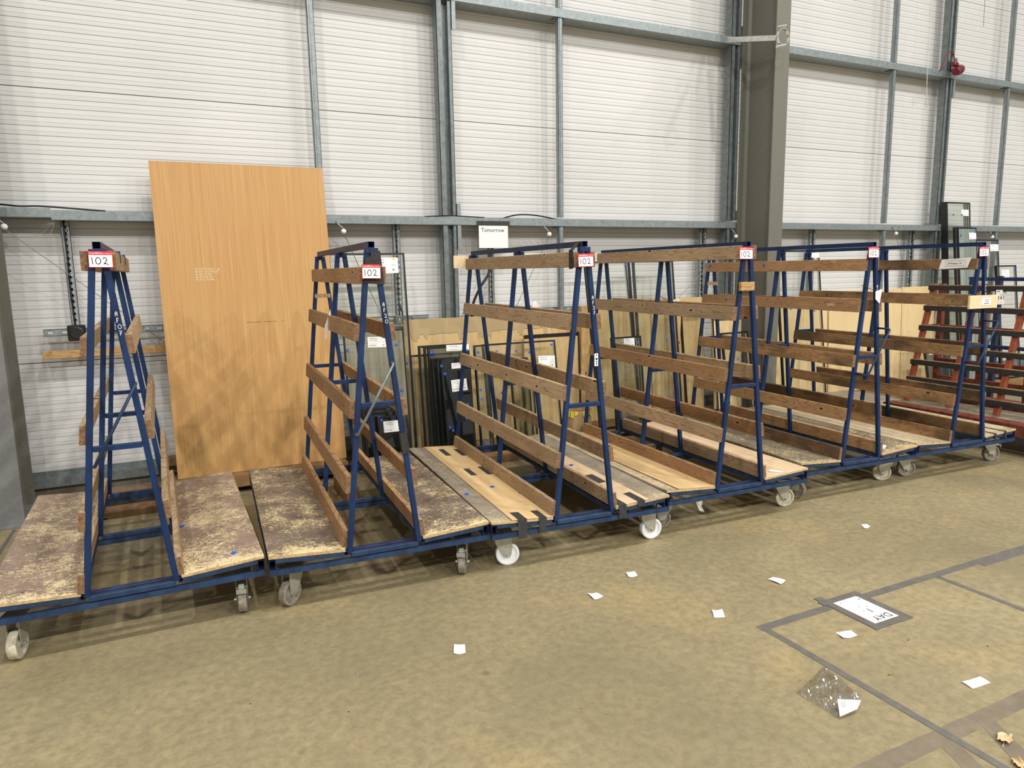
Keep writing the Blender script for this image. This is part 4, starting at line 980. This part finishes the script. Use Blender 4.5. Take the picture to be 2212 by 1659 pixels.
# ================================================================== ON THE FLOOR
G = 'white paper slips scattered on the floor'
def slip(label, q, curl=.006):
    rng = random.Random(int(q[0][0] * 1000)); nx, ny = 6, 5; vs = []; fs = []; ph = rng.uniform(0, 6); cx = sum(p[0] for p in q) / 4; cy = sum(p[1] for p in q) / 4
    for k in (0, .0006):
        for j in range(ny + 1):
            for i in range(nx + 1):
                u = i / nx; v = j / ny
                x = (q[0][0] * (1 - u) + q[1][0] * u) * (1 - v) + (q[3][0] * (1 - u) + q[2][0] * u) * v
                y = (q[0][1] * (1 - u) + q[1][1] * u) * (1 - v) + (q[3][1] * (1 - u) + q[2][1] * u) * v
                vs.append((x - cx, y - cy, .001 + k + curl * (abs(u - .5) * 2) ** 2 * (.5 + .5 * math.sin(ph + 3 * v))))
    m = (nx + 1) * (ny + 1)
    for j in range(ny):
        for i in range(nx):
            c = j * (nx + 1) + i; fs += [(c, c + nx + 1, c + nx + 2, c + 1), (c + m, c + 1 + m, c + nx + 2 + m, c + nx + 1 + m)]
    o = MB().add(vs, fs).obj('paper_slip', M_PAPER, smooth=True); o.location = (cx, cy, 0); tag(o, label, 'paper', G)
slip('paper slip on the open floor, nearest the bottom centre', [(0.988, 2.651), (1.028, 2.63), (1.003, 2.559), (0.958, 2.579)])
slip('paper slip lying below the third rack, left one of that pair', [(1.736, 2.798), (1.778, 2.781), (1.786, 2.732), (1.731, 2.723)])
slip('paper slip lying below the third rack, nearer the white wheel', [(2.044, 2.914), (2.091, 2.902), (2.067, 2.844), (2.019, 2.857)])
slip('paper slip on open floor left of the taped corner', [(2.147, 2.38), (2.194, 2.365), (2.156, 2.305), (2.111, 2.324)])
slip('paper slip on open floor above the left end of the taped line', [(2.619, 2.51), (2.66, 2.515), (2.684, 2.454), (2.628, 2.435)])
slip('paper slip lying just in front of the fourth rack shadow', [(3.698, 2.821), (3.729, 2.804), (3.703, 2.764), (3.645, 2.76)])
slip('paper slip inside the taped rectangle near the framed sheet', [(2.476, 1.981), (2.551, 1.965), (2.528, 1.915), (2.459, 1.93)])
slip('paper slip lying alone inside the taped rectangle at the right', [(2.58, 1.505), (2.676, 1.495), (2.67, 1.453), (2.573, 1.459)], .003)
def tape(label, x0, x1, y0, y1, mat=M_FTAPE, z=.0006, poly=None):
    b = MB(); poly = poly or [(x0, y0), (x1, y0), (x1, y1), (x0, y1)]
    # ragged outline
    rng = random.Random(int(abs(poly[0][0] * 911 + poly[0][1] * 37))); pts = []
    for (a, c) in zip(poly, poly[1:] + poly[:1]):
        L = math.hypot(c[0] - a[0], c[1] - a[1]); k = max(1, int(L / .07))
        for i in range(k):
            f = i / k; j = .0016
            pts.append((a[0] + (c[0] - a[0]) * f + rng.uniform(-j, j), a[1] + (c[1] - a[1]) * f + rng.uniform(-j, j)))
    b.prism(pts, (z - .0004, z), plane='XY')
    return tag(b.obj('floor_tape', mat), label, 'tape')
tape('long grey tape line running along the floor to the right edge', 2.215, 6.2, 2.135, 2.180, z=.0010)
tape('grey tape line from the corner towards the bottom right', 2.222, 2.256, .60, 2.150, z=.0016)
tape('thin grey tape line branching right from the long line', 3.375, 3.405, 1.2, 2.14, z=.0016)
tape('faded wide tape line crossing the bottom right floor', 1.55, 4.2, 1.305, 1.372, M_FTAPE2, z=.0005)
tape('second short grey tape layer beside the long line near the right edge', 3.72, 4.1, 2.105, 2.150, z=.0013)
tape('faded slanting tape piece left of the leaf', 0, 0, 0, 0, M_FTAPE2, .0009, [(2.165, 1.31), (2.235, 1.31), (2.150, 1.10), (2.080, 1.12)])
tape('faded slanting tape piece right of the leaf', 0, 0, 0, 0, M_FTAPE2, .0009, [(2.385, 1.31), (2.455, 1.31), (2.32, 1.06), (2.24, 1.06)])
tape('thin dark tape line on the floor left of the leftmost rack', 0, 0, 0, 0, M_FTAPE, .0008, [(-.985, 4.30), (-.965, 4.30), (-.945, 5.25), (-.965, 5.25)])
# framed sheet
t = thing('floor_notice', 'scuffed white sheet reading DAY 1 taped to the floor', 'notice', (2.769, 2.065, .0018))
MB().box(-.083, .083, -.116, .116, 0, .0006).obj('sheet', M_PAPER_G, t)
b = MB(); b.box(-.120, -.078, -.150, .185, .0007, .0012); b.box(.078, .120, -.150, .150, .0007, .0012); b.box(-.135, .120, .111, .150, .0012, .0016); b.box(-.120, .120, -.150, -.111, .0012, .0016)
b.obj('tape_border', M_FTAPE, t)
text_obj('lettering', 'DAY', .052, M_INK, t, (.008, -.062, .0008), (0, 0, PI), align='CENTER')
text_obj('lettering', '1', .052, M_INK, t, (.008, .000, .0008), (0, 0, PI), align='CENTER')
rng = random.Random(2)
for k in range(14):
    x = rng.uniform(-.07, .07); y = rng.uniform(-.03, .11); l = rng.uniform(.004, .014)
    MB().prism([(x, y), (x + l, y + .3 * l), (x + .8 * l, y + .7 * l), (x + .2 * l, y + .5 * l)], (.0006, .0009), plane='XY').obj('smudge', M_INK_G, t)
# plastic bag
t = thing('plastic_bag', 'crinkled clear plastic bag with a label on the floor', 'bag', (2.10, 1.690, 0))
c4 = [Vector((2.218, 1.816, 0)), Vector((1.978, 1.735, 0)), Vector((1.992, 1.556, 0)), Vector((2.170, 1.606, 0))]
org = Vector((2.10, 1.690, 0)); rng = random.Random(4); nx = 34; vs = []; fs = []
for j in range(nx + 1):
    for i in range(nx + 1):
        u = i / nx; v = j / nx
        p = (c4[0] * (1 - u) + c4[1] * u) * (1 - v) + (c4[3] * (1 - u) + c4[2] * u) * v - org
        e_ = min(u, 1 - u, v, 1 - v)
        hgt = .004 + .026 * min(1, e_ * 5) * (.5 + .5 * math.sin(9 * u + 6 * v + 2) * math.cos(7 * v - 4 * u)) + (.006 * abs(math.sin(23 * u - 17 * v)) + rng.uniform(0, .0045)) * min(1, e_ * 10) * (1 if v < .62 else .3)
        vs.append((p.x + rng.uniform(-.002, .002), p.y + rng.uniform(-.002, .002), max(.002, hgt)))
for j in range(nx):
    for i in range(nx): q = j * (nx + 1) + i; fs.append((q, q + 1, q + nx + 2, q + nx + 1))
MB().add(vs, fs).obj('film', M_FILM, t)
MB().add([(-.056, -.078, .030), (.019, -.116, .026), (-.030, -.140, .020), (-.112, -.136, .014)], [(0, 1, 2, 3)]).obj('paper_insert', M_PAPER_G, t)
b = MB()
for k in range(4):
    f = .12 + k * .09; p0 = Vector((-.056, -.078, .031)).lerp(Vector((-.112, -.136, .0155)), .12 + f * .9); d_ = Vector((.030, -.008, .0012)); w_ = Vector((-.0012, -.0012, -.0003))
    b.add([p0 + Vector((.008, -.004, .0008)), p0 + d_, p0 + d_ + w_, p0 + Vector((.008, -.004, .0008)) + w_], [(0, 1, 2, 3)])
b.obj('insert_print', M_INK_G, t)
# leaves
def leaf(label, x, y, rot, s):
    rng = random.Random(int(x * 50)); pts = []
    k = 22
    for i in range(k):
        a = 2 * PI * i / k; r_ = s * (1 if i % 3 else .82) * rng.uniform(.85, 1.08); pts.append((math.cos(a) * r_ * 1.25, math.sin(a) * r_ * .75, .004 + rng.uniform(0, .012)))
    vs = [(0, 0, .006)] + pts; fs = [(0, i + 1, (i + 1) % k + 1) for i in range(k)]
    t = thing('dry_leaf', label, 'leaf', (x, y, .002), rot)
    MB().add(vs, fs).obj('blade', M_LEAF, t); MB().tube([(-s * 1.6, 0, .002), (-s * .8, 0, .004), (s, 0, .008)], .0012, 5).obj('stem', M_LEAF, t)
leaf('dry brown leaf on the faded tape at the bottom right', 2.375, 1.232, .4, .030)
leaf('dry pale leaf cut by the bottom right corner of the picture', 2.290, 1.130, 1.2, .030)
# screws and grit
def screw(label, x, y, rot):
    t = thing('screw', label, 'screw', (x, y, .0035), rot, 'small screws on the floor')
    MB().tube([(-.013, 0, 0), (.010, 0, 0)], .0018, 6).obj('shank', M_BRASS, t); MB().lathe([(-.016, .0034), (-.013, .0018)], 8, 'X').obj('head', M_BRASS, t)
screw('small brass screw right of the paper slip inside the taped rectangle', 2.70, 1.80, .3)
screw('small brass screw below the other inside the taped rectangle', 2.40, 1.66, -.1)
b = MB(); rng = random.Random(12)
for i in range(110):
    x = rng.uniform(.0, 5.5); y = rng.uniform(1.3, 3.1); s = rng.uniform(.0006, .0018); a = rng.uniform(0, 3); e1 = rng.uniform(1, 3.5)
    cx, sx = math.cos(a) * s * e1, math.sin(a) * s * e1
    b.add([(x - cx, y - sx, .0003), (x + sx, y - cx, .0003), (x + cx, y + sx, .0003), (x - sx, y + cx, .0003), (x, y, s * .8)], [(0, 1, 4), (1, 2, 4), (2, 3, 4), (3, 0, 4)])
g = b.obj('floor_grit', plain('grit', srgb(66, 54, 42), .9)); g['kind'] = 'stuff'; g['label'] = 'dark specks of grit on the concrete floor'; g['category'] = 'grit'
